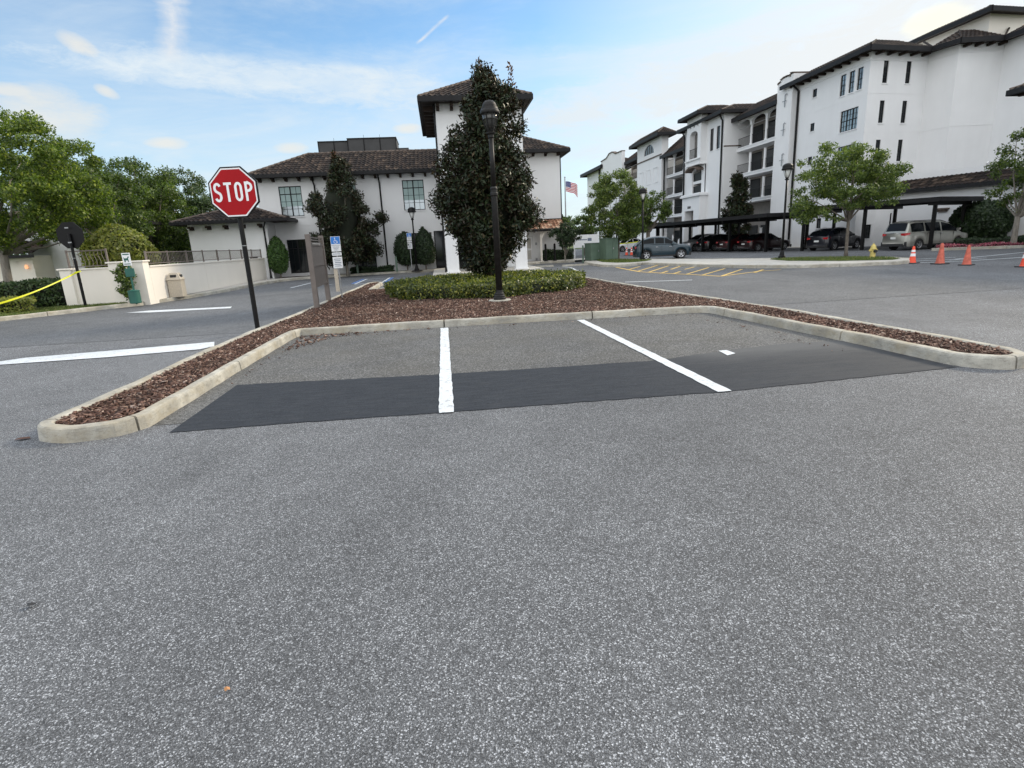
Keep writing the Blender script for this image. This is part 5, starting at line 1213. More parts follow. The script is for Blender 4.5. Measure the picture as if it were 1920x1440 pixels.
    m.build('tower_wall', M['stucco'], t)
    for (a_, b_) in ((x0, YT), (x1-cw, YT), (x0, YT+4.2), (x1-cw, YT+4.2)):
        m = MB(); m.box(a_+.002, a_+cw-.002, b_+.002, b_+cw, -.1, 1.998); m.box(a_-.05, a_+cw+.05, b_-.05, b_+cw+.05, .02, .22); m.build('column', M['stucco'], t, bevel=.01)
    m = MB(); m.box(x0-.8, x1+.8, YT-.6, YB+.5, 0, .15); m.build('porch_floor', M['walk'], t)
    m = MB(); m.box(x0+.02, x1-.02, YT+5.5, YT+5.6, .15, 3.2); m.build('porch_back_wall', M['recess_shade'], t)
    m = MB(); m.box(x0+.8, x1-.9, YT+5.44, YT+5.498, .16, 2.6); m.build('porch_door', M['glass_dark'], t)
    e = .78; ez = YP(790, 181, YT-e)[1]; ex0, ex1 = x0-e, YP(996, 178, YT-e)[0]
    apex = YP(915, 152, YT+2.2)[1]
    hip_roof(t, ex0, ex1, YT-e, YB+e, ez, apex-ez, faces='FLR', fascia=.24, name='tower_roof')
    brackets(t, ft, [x0+.12+i*(x1-x0-.24)/6 for i in range(7)], zt+.12, .6, .26, .16)
    for i in range(9):
        m = MB(); y = YT+.2+i*.9; m.box(x0-.62, x0-.002, y-.08, y+.08, zt-.1, zt+.13); m.build('bracket', M['wood'], t)
    downspout(t, [(x0-.07, YT-.3, zt+.1), (x0-.07, YT+.06, zt-.2), (x0-.07, YT+.06, .2)], .045)
    downspout(t, [(x1+.07, YT-.3, zt+.1), (x1+.07, YT+.1, zt-.25), (x1+.07, YT+.1, zt-.9)], .045)
    # ---- right wing with porch roof
    YR = 44.3; a = x1-.3; b = YP(1049, 290, YR)[0]; zr = YP(1048, 287, YR)[1]; f3 = frame((0,YR,0), (1,0,0), (0,-1,0))
    zs = YP(1030, 412, YR)[1]; dl = YP(976, 470, YR)[0]; d2 = YP(999, 470, YR)[0]
    m = MB(); wall(m, f3, a, b, -.1, zr+.3, [(dl, d2, .14, 2.0, 0, .1)]); m.box(b-.01, b, YR+.002, YR+12, -.1, zr+.3); m.build('right_wing_wall', M['stucco'], t)
    m = MB(); m.fbox(f3, dl+.01, d2-.01, -.09, -.04, .15, 1.99); dd = m.build('side_door', M['stucco'], t)
    m = MB()
    for z0, z1 in ((.3,.95), (1.1,1.85)):
        m.fbox(f3, dl+.12, d2-.12, -.04, -.025, z0, z1)
    m.build('door_panel', M['walk'], dd)
    for px, py in ((1005, 457), (1018, 482), (1006, 486)):
        x, z = YP(px, py, YR); m = MB(); m.fbox(f3, x-.07, x+.07, .002, .08, z-.09, z+.09); m.build('wall_fitting', M['steel'], t)
    e = .75; ex1 = YP(1067, 271, YR-e)[0]; ez = YP(1040, 279, YR-e)[1]; tp = YP(985, 257, YR+2.3)[1]
    hip_roof(t, a-2.5, ex1, YR-e, YR+9, ez, tp-ez, flat_top=3.0, faces='FR', fascia=.22, name='right_wing_roof')
    brackets(t, f3, [b-.15-i*.95 for i in range(5)], zr+.06, .6, .26, .17)
    downspout(t, [(b-.05, YR-.5, zr+.1), (b+.06, YR+.1, zr-.2), (b+.06, YR+.1, .2)], .045)
    # porch roof below, terracotta
    zl = YP(1030, 429, YR-1.3)[1]; zh = YP(1030, 412, YR)[1]
    m = MB(); slope(m, (a, YR-1.35, zl), (b+.15, YR-1.35, zl), (b+.0, YR-.01, zh), (a, YR-.01, zh)); m.build('porch_roof', M['tile_warm'], t, tile=True)
    m = MB(); m.box(a, b+.18, YR-1.42, YR-1.3, zl-.16, zl+.0); m.box(b+.1, b+.18, YR-1.3, YR, zl-.16, zl+.0); m.build('porch_gutter', M['dark'], t)
    m = MB(); m.box(a, b+.02, YR-.06, YR-.003, zh, zh+.08); m.build('flashing', M['wood'], t)
    fa = frame((0,YR-1.1,0), (1,0,0), (0,-1,0)); m = MB(); wall(m, fa, b-1.9, b, -.1+.2, zl-.02, [(b-1.75, b-.02, .1, zl-.12, .75, .25)])
    m.build('porch_arch', M['stucco_cream'], t)
    # wall lantern
    x, z = YP(1052, 404, YR-.2); m = MB(); m.box(b+.02, b+.2, YR+.3, YR+.45, z-.15, z+.12); m.build('wall_lantern', M['blackmetal'], t)
    return t
clinic()

# ================================================================== CREAM GARDEN WALL WITH RAILINGS
def garden_wall():
    t = thing('garden_wall', 'cream stucco garden wall with three pillars and capping along the left walk', 'wall', (-11.2,22.6,0), 0, world=True)
    cap = .06; cm = M['stucco_cream']
    def pil(x0, x1, y0, y1, h):
        m = MB(); m.prism([(x0-.03, y0), (x1, y0), (x1, y1), (x0, y1)], -.1, h); p = m.build('pillar', cm, t, bevel=.01)
        m = MB(); m.box(x0-.09, x1+.05, y0-.05, y1+.05, h+.001, h+cap); m.build('capping', cm, p, bevel=.015)
    pil(-13.85, -13.5, 22.75, 23.1, 1.42); pil(-12.15, -11.72, 22.75, 23.2, 1.58); pil(-11.4, -10.98, 22.75, 23.2, 1.58)
    m = MB(); m.box(-13.5, -12.15, 22.86, 23.04, -.1, 1.40); m.build('wall_panel', cm, t)
    m = MB(); m.box(-13.49, -12.16, 22.82, 23.08, 1.402, 1.455); m.build('capping', cm, t)
    for y0, y1 in ((23.2, 28.35), (28.37, 33.6), (33.62, 37.6)):
        m = MB(); m.box(-11.16, -10.98, y0, y1, -.1, 1.38); m.build('wall_panel', cm, t)
        m = MB(); m.box(-11.2, -10.94, y0, y1, 1.382, 1.44); m.build('capping', cm, t)
    def railing(p, q, z0, z1, label, posts, curvy, g):
        r = thing('railing', label, 'railing', (p[0], p[1], z0), 0, g, world=True); P = Vector((p[0], p[1], 0)); Q = Vector((q[0], q[1], 0)); n = int((Q-P).length/.13)
        m = MB(); m.bar(P+Vector((0,0,z1)), Q+Vector((0,0,z1)), .04); m.bar(P+Vector((0,0,z0+.07)), Q+Vector((0,0,z0+.07)), .03); m.build('rail', M['brown_board'], r)
        for i in range(posts):
            c = P+(Q-P)*i/(posts-1); m = MB(); m.bar(c+Vector((0,0,z0-.02)), c+Vector((0,0,z1+.05)), .055); m.build('post', M['brown_board'], r)
        m = MB()
        for i in range(1, n):
            c = P+(Q-P)*i/n
            if curvy: m.tube([c+Vector(((.03*math.sin(k*PI/3)), 0, z0+.07+(z1-z0-.07)*k/6)) for k in range(7)], .009, 5)
            else: m.bar(c+Vector((0,0,z0+.07)), c+Vector((0,0,z1)), .014)
        o = m.build('balusters', M['brown_board'], r); o['kind'] = 'stuff' if n > 100 else ''; 
        if n <= 100: del o['kind']
    railing((-13.6,22.95), (-12.25,22.95), 1.455, 2.08, 'short bronze railing with wavy balusters on the broken wall', 2, True, 'bronze railings on the cream wall')
    railing((-11.08,23.3), (-11.08,37.4), 1.44, 1.93, 'long bronze railing running along the top of the cream wall', 9, False, 'bronze railings on the cream wall')
garden_wall()
# white clapboard house glimpsed under the oaks
def cottage():
    x0, z = YP(40, 470, 33.); x1 = YP(108, 470, 33.)[0]
    t = thing('white_house', 'white clapboard house glimpsed below the left oaks', 'house', (x0,33,0), 0, world=True); f = frame((0,33,0), (1,0,0), (0,-1,0))
    xa, xb = YP(52, 470, 33.)[0], YP(110, 470, 33.)[0]
    m = MB()
    for i in range(22): m.fbox(f, xa, xb+2, -.02, .012+.0*i, .1+i*.17, .1+i*.17+.155); m.fbox(f, xa, xb+2, -.02, .0, .1+i*.17+.155, .27+i*.17)
    m.box(xa, xb+2, 33.021, 38, .0, 3.84); m.build('wall', M['stucco'], t)
    hip_roof(t, xa-1.2, xb+2.6, 32.4, 39, 3.9, 1.2, faces='FL', fascia=.15)
    f2 = frame((0,31.5,0), (1,0,0), (0,-1,0)); xc, xd = YP(12, 470, 31.5)[0], YP(56, 470, 31.5)[0]
    m = MB(); wall(m, f2, xc-2, xd, 0, 2.15, [(xc+.4, xd-.75, 0, 1.9, .4, .3)]); m.box(xd-.01, xd, 31.502, 33, 0, 2.15); m.build('porch_wall', M['stucco_cream'], t)
    m = MB(); slope(m, (xc-2.4,31.0,2.2), (xd+.4,31.0,2.2), (xd+.1,33,2.9), (xc-2.4,33,2.9)); m.build('porch_roof', M['tile'], t, tile=True)
    m = MB(); m.box(xc-2.4, xd+.4, 31.0, 31.06, 2.05, 2.2); m.build('gutter', M['dark'], t)
    lm, nt_, b_ = nodes('lit_lantern'); b_.inputs['Emission Color'].default_value = (1, .5, .25, 1); b_.inputs['Emission Strength'].default_value = 1.0; b_.inputs['Base Color'].default_value = (.5, .2, .1, 1)
    m = MB(); m.lathe([(.04,1.52), (.07,1.56), (.06,1.68), (.0,1.74)], (xd-.3, 31.42, 0), 10); m.build('wall_lantern', lm, t)
cottage()

# ================================================================== APARTMENT BLOCK (right)
def apartments():
    t = thing('apartment_building', 'four storey white apartment block with clay tile roofs, balconies and a far tower', 'building', (31,45,0), 0, world=True)
    XF = 30.65; f = lambda X: frame((X,0,0), (0,1,0), (-1,0,0))
    zt = 13.25
    def yx(px, py, X): return XP(px, py, X)
    F_ = f(XF)
    # --- S3 flat bay with windows
    y0, y1 = 39.7, 48.0
    small = [(yx(1532,170,XF)[0], yx(1524,170,XF)[0], z, z+.62) for z in (11.68, 9.15, 6.6)]
    trip = [(yx(r,140,XF)[0], yx(l,140,XF)[0], 11.0, 12.45) for l, r in ((1577,1587), (1593,1603), (1608,1618))]
    big = [(40.5, 42.35, 8.42, 9.9), (40.5, 42.35, 5.9, 7.4)]
    low = [(43.6, 44.2, 1.5, 2.3)]
    hs = [h+(0, .12) for h in small+trip+big+low]
    m = MB(); wall(m, F_, y0, y1, -.1, zt, hs)
    # --- S2 faces the camera, then the stepped return and the next bays
    P2 = [(XF,39.7), (35.6,40.35), (36.15,38.45), (39.2,38.1), (39.2,20.)]
    def fr_ab(a, b):
        a = Vector(a); b = Vector(b); d = (b-a).normalized(); n = Vector((d.y, -d.x)); l = (b-a).length
        return frame((a.x,a.y,0), (d.x,d.y,0), (n.x,n.y,0)), l
    f2, l2 = fr_ab(P2[0], P2[1])
    w2 = []
    for zz in (11.22, 8.62, 6.02):
        for xa in (31.8, 33.8): w2.append((xa-XF, xa-XF+.42, zz, zz+1.48, 0, .12))
    w2.append((1.0, 1.5, .6, 1.6, 0, .12))
    wall(m, f2, 0, l2, -.1, zt, w2)
    for a, b in zip(P2[1:], P2[2:]):
        g, l = fr_ab(a, b); wall(m, g, 0, l, -.1, zt, [])
    m.build('wall', M['stucco'], t)
    for h in small+low: window(t, F_, *h, cols=2, rows=2, glass='glass_dark', thick=.04)
    for h in trip: window(t, F_, *h, cols=2, rows=4, thick=.045, pale_sheet=0, split=((h[2]+h[3])/2,), glass='glass')
    for h in big: window(t, F_, *h, cols=6, rows=4, mull=(h[0]+(h[1]-h[0])/3, h[0]+(h[1]-h[0])*2/3), split=((h[2]+h[3])/2,), glass='glass')
    for i, h in enumerate(w2): window(t, f2, *h[:4], cols=2, rows=4, split=((h[2]+h[3])/2,), glass='glass_dark', thick=.045, pale_sheet=.0)
    # string courses
    def band(fr_, a, b, z, hh=.05, out=.04, nm='string_course'):
        m = MB(); m.fbox(fr_, a, b, .002, out, z, z+hh); m.build(nm, M['stucco'], t)
    [(band(F_, y0, y1, zz, .025, .012), band(f2, 0, l2, zz, .025, .012)) for zz in (10.55, 8.02, 5.5, 3.0)]; band(F_, y0, y1, zt-.6, .05, .05); band(f2, 0, l2, zt-.6, .05, .05)
    g, l = fr_ab(P2[2], P2[3]); band(g, 0, l, zt-.6, .05, .05); band(g, 0, l, 8.0, .03, .02)
    g, l = fr_ab(P2[1], P2[2]); band(g, 0, l, zt-.6, .05, .05); band(g, 0, l, 8.0, .03, .02)
    # --- eaves of the near part
    def eave(pts, z, depth=4.2, rise=1.6, over=.72, nm='roof', hipcap=True, closed=False, f_=.34):
        m = MB(); gt = MB(); so_ = MB(); cp = MB(); n = len(pts); E_ = []; I_ = []
        for i in range(n):
            p = Vector(pts[i]); d1 = (p-Vector(pts[i-1])).normalized() if i else (Vector(pts[1])-p).normalized(); d2 = (Vector(pts[i+1])-p).normalized() if i < n-1 else d1
            n1 = Vector((d1.y, -d1.x)); n2 = Vector((d2.y, -d2.x)); k = n1+n2; k = k/max(.4, k.dot(n1)); E_.append(p+k*over); I_.append(p-k*(depth-over))
        for a, b, c, d in zip(E_, E_[1:], I_[1:], I_):
            slope(m, (a.x,a.y,z), (b.x,b.y,z), (c.x,c.y,z+rise), (d.x,d.y,z+rise), .3, .42)
            dd = (b-a).normalized(); nn = Vector((dd.y, -dd.x)); fb, l = fr_ab(a, b)
            gt.fbox(fb, -.03, l+.03, -.05, .1, z-f_, z+.03); 
            so_.add([(a.x,a.y,z-f_*.6), (b.x,b.y,z-f_*.6), (c.x,c.y,z-f_*.6), (d.x,d.y,z-f_*.6)], [[0,1,2,3]])
        for i in range(1, n-1): cap_line(cp, (E_[i].x,E_[i].y,z+.04), (I_[i].x,I_[i].y,z+rise+.04), .065)
        r = m.build(nm, M['tile'], t, tile=True); gt.build('gutter', M['dark'], t); so_.build('soffit', M['soffit'], t)
        if cp.v: cp.build('ridge_cap', M['tile'], r, tile=True)
        return E_, I_
    eave([(XF,49.3), (XF,39.7), (35.6,40.35), (36.15,38.45), (39.2,38.1), (39.2,20)], zt+.1, 2.9, 1.3, f_=.26)
    k = 0
    for i in range(10): m = MB(); y = y0+.3+i*.9; m.fbox(F_, y-.08, y+.08, .002, .62, zt-.28, zt-.12); m.build('bracket', M['wood'], t)
    for i in range(5): m = MB(); u = .4+i*1.0; m.fbox(f2, u-.08, u+.08, .002, .62, zt-.28, zt-.12); m.build('bracket', M['wood'], t)
    for i in range(4): m = MB(); u = .3+i*.8; g, l = fr_ab(P2[2], P2[3]); m.fbox(g, u-.08, u+.08, .002, .62, zt-.28, zt-.12); m.build('bracket', M['wood'], t)
    # upper tier set back
    U_ = [(39.3,46.), (39.3,39.6), (48,40.6)]
    m = MB()
    for a, b in zip(U_, U_[1:]): g, l = fr_ab(a, b); wall(m, g, 0, l, zt, 15.7, [])
    m.build('attic_wall', M['stucco_cream'], t)
    eave(U_, 15.6, 2.4, .95, .7, 'attic_roof', f_=.26)
    # lower arcade strip on the right: tile pent roof, parapet and its wall
    A = [(31.8,40.3), (33.3,39.4), (35.4,32.0), (37.6,24.)]
    m = MB()
    for a, b in zip(A, A[1:]):
        g, l = fr_ab(a, b)
        ws = []
        if a[1] > 35 and b[1] < 37: ws = []
        wall(m, g, 0, l, -.1, 3.8, ws)
    m.build('arcade_wall', M['stucco'], t)
    m = MB(); s2 = MB(); g2 = MB(); p2 = MB()
    for a, b in zip(A, A[1:]):
        a = Vector(a); b = Vector(b); d = (b-a).normalized(); n_ = Vector((d.y, -d.x))
        a1, b1, a2, b2 = a+n_*.45, b+n_*.45, a-n_*.9, b-n_*.9
        slope(m, (a1.x,a1.y,3.85), (b1.x,b1.y,3.85), (b2.x,b2.y,4.6), (a2.x,a2.y,4.6), .3, .4)
        g, l = fr_ab(a1, b1); g2.fbox(g, -.02, l+.02, -.02, .08, 3.62, 3.87)
        g, l = fr_ab(a2, b2); p2.fbox(g, -.01, l+.01, -.15, .05, 4.6, 4.98); p2.fbox(g, -.01, l+.01, -.15, .0, 3.0, 4.599)
        s2.add([(a1.x,a1.y,3.7), (b1.x,b1.y,3.7), (a.x,a.y,3.7), (b.x,b.y,3.7)], [[0,1,3,2]])
    m.build('arcade_roof', M['tile'], t, tile=True); g2.build('arcade_gutter', M['dark'], t); p2.build('parapet', M['stucco'], t); s2.build('arcade_soffit', M['soffit'], t)
    # arcade openings, small windows, lanterns
    g, l = fr_ab(A[1], A[2])
    for (px0, px1, py0, py1, gl) in ((1656,1664,400,416,'glass_dark'), (1708,1724,398,445,'glass_dark'), (1880,1890,384,398,'glass_dark')):
        ya, za = XP(px0, py0, 35.8); yb, zb = XP(px1, py1, 35.8)
        u0 = A[1][1]-ya; u1 = A[1][1]-yb
        mm = MB(); mm.fbox(g, u0, u1, .002, .06, zb, za); wn = mm.build('window', M['dark'], t)
        mm = MB(); mm.fbox(g, u0+.05, u1-.05, .0605, .07, zb+.05, za-.05); mm.build('pane', M[gl], wn)
    mm = MB(); mm.fbox(g, 3.1, 3.9, .002, .2, 2.35, 2.45); mm.fbox(g, 3.2, 3.8, .0, .12, 2.2, 2.348); mm.build('wall_shelf', M['ridge'], t)
    # big dark arch at the far right edge
    g, l = fr_ab(A[2], A[3]); mm = MB(); pts = [(1.3,0), (3.3,0), (3.3,1.2)]+[(2.3+math.cos(a*PI/8), 1.2+math.sin(a*PI/8)*.9) for a in range(1, 8)]+[(1.3,1.2)]; mm.fprism(g, pts, .002, .03); mm.build('arched_door', M['glass_dark'], t)
    for dy in (0, 1.9):
        mm = MB(); x, y = 37.6, 36.4-dy; mm.tube([(x,y,4.6), (x,y,5.22), (x-.1,y-.05,5.32), (x-.22,y-.1,5.2)], .09, 8); mm.build('roof_vent', M['stucco'], t)
    mm = MB()
    for dy in (0, .8): mm.tube([(38.2,32.4-dy,4.8), (38.2,32.4-dy,5.5)], .04, 6); mm.tube([(38.2,32.15-dy,5.52), (38.2,32.65-dy,5.52)], .04, 6)
    mm.build('roof_rack', M['steel'], t)
    # low walls in the shade beside the dark suv
    # --- S4 pier with mission gable
    XP4 = 30.2; f4 = f(XP4); a, b = 48.0, XP(1456, 200, XP4)[0]
    zg = XP(1456, 161, XP4)[1]; zk = XP(1482, 141, XP4)[1]; mid = (a+b)/2
    gab = [(a, -.1), (b, -.1), (b, zg), (b-.5, zg+.12), (mid+.8, zk-.12), (mid+.3, zk), (mid-.3, zk), (mid-.8, zk-.12), (a+.45, zg+.42), (a, zg+.35)]
    m = MB(); m.fprism(f4, gab, -1.6, 0); m.build('gable_pier', M['stucco'], t)
    m = MB(); m.fprism(f4, [(u+(.0), z+.0) for u, z in gab[2:]]+[(u, z+.13) for u, z in gab[2:][::-1]], -1.65, .06); m.build('gable_coping', M['ridge'], t)
    for px, py in ((1473,189), (1470,243), (1467,300)):
        y, z = XP(px, py, XP4); m = MB(); m.fbox(f4, y-.03, y+.03, .06, .1, z-.5, z+.45); m.fbox(f4, y-.3, y+.3, .1, .13, z-.05, z+.0); m.tube([f4(y, .08, z+.45), f4(y-.18, .08, z+.52), f4(y-.28, .08, z+.4)], .03, 6); m.tube([f4(y, .03, z+.2), f4(y, .06, z+.2)], .03, 6); m.build('iron_ornament', M['steel'], t)
    downspout(t, [f4(a-.02,.1,zt), f4(a-.35,-.33,zt-.6), f4(a-.35,-.35,.2)], .09)
    # --- balcony bays
    def bay(XB, a, b, levels, ncol, top_arch=True, ztop=12.3, rec=1.5):
        fb = f(XB); m = MB()
        m.fbox(fb, a, b, -rec-.1, -rec, -.1, ztop+.4); m.build('balcony_back_wall', M['balcony_shade'], t)
        for (z0, z1) in levels:
            m = MB(); m.fbox(fb, a+.002, b-.002, -rec, .06, z0-.34, z0); m.fbox(fb, a+.003, b-.003, .06, .11, z0-.1, z0-.003); m.build('balcony_slab', M['stucco'], t)
            n = max(1, ncol)
            for i in range(n):
                u0 = a+(b-a)*(i+.12)/n; u1 = a+(b-a)*(i+.9)/n  # doors widened so their dark glass adds to the recess shade
                m = MB(); m.fbox(fb, u0, u1, -rec+.002, -rec+.06, z0+.05, z0+1.95); d = m.build('balcony_door', M['dark'], t)
                m = MB(); m.fbox(fb, u0+.06, u1-.06, -rec+.0605, -rec+.07, z0+.12, z0+1.88); m.build('pane', M['glass_dark'], d)
            m = MB(); m.fbox(fb, a+.01, b-.01, -.12, -.08, z0+.88, z0+.92); m.fbox(fb, a+.01, b-.01, -.12, -.08, z0+.08, z0+.11)
            k = int((b-a)/.16)
            for i in range(1, k): u = a+(b-a)*i/k; m.fbox(fb, u-.01, u+.01, -.11, -.09, z0+.11, z0+.88)
            m.build('balcony_railing', M['blackmetal'], t)
            for i in range(ncol+1):
                u = a+.12+(b-a-.24)*i/ncol; c = fb(u, -.1, 0)
                m = MB(); m.lathe([(.17,z0), (.17,z0+.12), (.13,z0+.16), (.115,z1-.42), (.13,z1-.40), (.17,z1-.34)], (c[0],c[1],0), 14); m.build('column', M['stucco'], t)
        m = MB(); z1 = levels[0][1]; w = (b-a)/ncol
        hs = [(a+w*i+.16, a+w*(i+1)-.16, z1-.34, z1+.3, .42, .25) for i in range(ncol)]
        wall(m, fb, a, b, z1-.34, ztop+.35, hs)
        m.build('arch_wall', M['stucco'], t)
    fz = 2.53
    lv = [(z, z+2.18) for z in (9.75, 9.75-fz, 9.75-2*fz)]+[(.15, 2.18)]
    yb1 = 58.3
    bay(XF+.25, b, yb1, lv, 3, ztop=12.5)
    eave([(XF+.25,yb1+.5), (XF+.25,b)], 12.55, 3.2, 1.7, .7, 'bay_roof')
    for z in (10.0,): pass
    # --- S6 projecting entrance block
    XE = 29.4; fe = f(XE); a6, b6 = yb1, XP(1285, 230, XE)[0]; z6 = 13.2
    a6 = XP(1359, 215, XE)[0]; m1, m2 = XP(1327, 215, XE)[0], XP(1300, 225, XE)[0]
    wr = [(XP(1350,240,XE)[0], XP(1344,240,XE)[0], 10.2, 12.5), (XP(1341,240,XE)[0], XP(1335,240,XE)[0], 10.2, 12.5)]
    # use even spacing for the two tall shutters right of the bay
    w_ = m1-a6; wr = [(a6+w_*.22, a6+w_*.42, 10.0, 12.2), (a6+w_*.60, a6+w_*.80, 10.0, 12.2)]
    wl = [(m2+(b6-m2)*.35, m2+(b6-m2)*.62, 10.0, 12.2)]
    m = MB(); wall(m, fe, a6, m1, -.1, z6, [h+(0, .15) for h in wr]); wall(m, fe, m2, b6, -.1, z6, [h+(0, .15) for h in wl])
    g6, l6 = fr_ab((XF+2.0, a6), (XE, a6)); g6 = frame((XE,a6,0), (1,0,0), (0,-1,0)); wall(m, g6, 0, 3.2, -.1, z6, [])
    m.box(XE, XE+3, b6-.01, b6, -.1, z6); m.build('entrance_block_wall', M['stucco'], t)
    for h in wr+wl: window(t, fe, *h, cols=1, rows=1, glass='glass_dark', thick=.05, sill=True)
    m = MB(); m.fbox(g6, .0, 1.9, .002, .03, 10.0, 10.12); m.build('string_course', M['ridge'], t)
    XC = 28.7; fc = f(XC); zc = 14.0
    zq = lambda py, X=28.7: XP(1313, py, X)[1]
    arch = (m1+(m2-m1)*.22, m1+(m2-m1)*.78, zq(293), zq(241), .45, .7); zbt = zq(301)
    m = MB(); wall(m, fc, m1, m2, zbt, zc, [arch]+[(m1+(m2-m1)*k-.16, m1+(m2-m1)*k+.16, zq(234), zq(229), 0, .1) for k in (.25,.5,.75)])
    gs = frame((XC,m1,0), (1,0,0), (0,-1,0)); wall(m, gs, 0, .72, zbt, zc, []); m.fbox(fc, m1, m2, -.7, 0.002, zbt-.2, zbt); m.box(XC, XC+.7, m2-.01, m2, zbt, zc)
    m.build('bay_tower_wall', M['stucco'], t)
    m = MB(); m.fbox(fc, arch[0], arch[1], -.68, -.6, arch[2], arch[3]); m.build('loggia_back', M['recess_shade'], t)
    m = MB(); zr0 = arch[2]; m.fbox(fc, arch[0]-.05, arch[1]+.05, -.05, .0, zr0+.95, zr0+1.0)
    for i in range(12): u = arch[0]+(arch[1]-arch[0])*i/11; m.fbox(fc, u-.012, u+.012, -.04, -.02, zr0+.05, zr0+.95)
    m.build('balcony_railing', M['blackmetal'], t)
    m = MB(); m.fbox(fc, m1-.15, m2+.15, .003, .16, arch[2]-.2, arch[2]-.08); m.fbox(fc, m1-.1, m2+.1, -.7, .1, zbt-.32, zbt-.202); m.build('balcony_ledge', M['stucco'], t)
    # arched canopy and niche below
    u0, u1 = m1+(m2-m1)*.12, m1+(m2-m1)*.95
    zca = zq(317); pts = [(u0+(u1-u0)*(.5-.5*math.cos(PI*k/12)), zca+(zbt-.45-zca)*math.sin(PI*k/12)) for k in range(13)]
    m = MB(); ribbon(m, pts, .16, fc, -.65, .2); m.build('arched_canopy', M['ridge'], t)
    m = MB(); zcor = zq(366, 28.5); nh = [(u0+.4, u1-.2, zcor+.35, zca+.35, .6, .8)]
    wall(m, f(XE-.1), m1, m2, zcor-.3, zbt-.25, nh); m.build('niche_wall', M['stucco'], t)
    m = MB(); m.fbox(f(XE-.1), u0+.41, u1-.21, -.8, -.75, zcor+.35, zca+.35); m.build('niche_back', M['recess_shade'], t)
    for z in (zcor+.36+(zca-zcor)*.5, zcor+.36):
        m = MB(); m.fbox(f(XE-.1), u0+.4, u1-.2, -.72, -.15, z-.3, z); m.build('niche_slab', M['stucco'], t)
        m = MB(); m.fbox(f(XE-.1), u0+.4, u1-.2, -.2, -.16, z+.0, z+.85); m.build('niche_railing', M['blackmetal'], t)
    # portal
    XG = 28.5; fg = f(XG); m = MB(); zdr = XP(1303, 394, 28.5)[1]; wall(m, fg, m1-.6, m2+.4, -.1, zcor-.1, [(m1+.9, m1+3.2, -.1, zdr, 0, .9)]); gg = frame((XG,m1-.6,0), (1,0,0), (0,-1,0)); wall(m, gg, 0, 1.0, -.1, zcor-.1, []); m.fbox(fg, m1-.6, m2+.4, -.95, -.002, zcor-.098, zcor); m.build('portal', M['stucco'], t)
    m = MB(); m.fbox(fg, m1-.8, m2+.6, -.9, .22, zcor+.002, zcor+.22); m.fbox(fg, m1-.7, m2+.5, -.9, .12, zcor+.222, zcor+.32); m.build('portal_cornice', M['stucco'], t)
    m = MB(); m.fbox(fg, m1+.9, m1+3.2, -.9, -.86, -.1, zdr); m.build('portal_recess', M['recess_shade'], t)
    m = MB()
    for k in range(4): m.fbox(fg, m1+1.6+k*.22, m1+1.75+k*.22, .003, .02, zdr+.25, zdr+.5)
    m.build('house_number', M['dark'], t)
    # curved buttress
    m = MB(); cur = [(a6-.0, -.1), (a6+.05, 5.0)]
    m2_ = [( -.0+0, 0)]
    bt = [(0,-.1), (2.6,-.1), (2.5,.9), (1.6,1.1), (1.0,1.7), (.6,2.6), (.35,3.6), (0,4.2)]
    gb = frame((0,0,0), (0,-1,0), (-1,0,0)); m.fprism(lambda u, d, z: (XE-d, a6-u, z), bt, -.45, -.05); m.build('curved_buttress', M['stucco'], t)
    bt2 = [(0,-.1), (1.6,-.1), (1.5,.9), (.8,1.2), (.4,1.9), (0,2.9)]
    m = MB(); m.fprism(lambda u, d, z: (XE-d, b6+u, z), bt2, -.45, -.05); m.build('curved_buttress', M['stucco'], t)
    hip_roof(t, XE-.7, XE+8, a6-.7, b6+.7, z6+.15, .95, flat_top=2.6, faces='FLRB', fascia=.3, name='block_roof')
    hip_roof(t, XC-.75, XC+5, m1-.7, m2+.7, zc+.1, .8, flat_top=1.9, faces='FLRB', fascia=.3, name='bay_tower_roof')
    for y in (a6+.2, b6-.2): downspout(t, [fe(y, .5, z6), fe(y, .12, z6-.7), fe(y, .12, .3)], .09)
    # --- S7 bay
    a7, b7 = b6, XP(1246, 300, XF)[0]
    bay(XF, a7, b7, [(z-.55, zz-.55) for z, zz in lv[:3]]+[(.15, 1.9)], 3, ztop=11.7)
    eave([(XF,b7), (XF,a7-.5)], 11.75, 4.6, 3.6, .6, 'bay_roof')
    # --- S8 tower
    XT = 30.0; ft = f(XT); a8, b8 = XP(1241, 265, XT)[0], XP(1195, 270, XT)[0]; z8 = .5*(XP(1250,260,XT-.9)[1]+XP(1188,262,XT-.9)[1])+.12; mm_ = (a8+b8)/2; wz0, wz1 = z8-1.75, z8-.5
    m = MB(); wall(m, ft, a8, b8, -.1, z8, [(mm_-1.9, mm_+1.9, wz0, wz1, wz1-wz0-.05, .1)]); gt = frame((XT,a8,0), (1,0,0), (0,-1,0)); wall(m, gt, 0, .9, -.1, z8, []); m.build('tower_wall', M['stucco'], t)
    m = MB(); m.fbox(ft, mm_-1.9, mm_+1.9, -.12, -.1, wz0, wz1); wn = m.build('arched_window', M['glass_dark'], t)
    m = MB()
    for k in (-.75, 0, .75): m.fbox(ft, mm_+k-.03, mm_+k+.03, -.1, -.07, wz0, wz1-.05-abs(k)*.35)
    m.build('glazing_bar', M['ridge'], wn)
    for zc_ in (z8-2.45, 5.0): m = MB(); m.fbox(ft, a8-.05, b8, .002, .1, zc_, zc_+.14); m.build('string_course', M['ridge'], t)
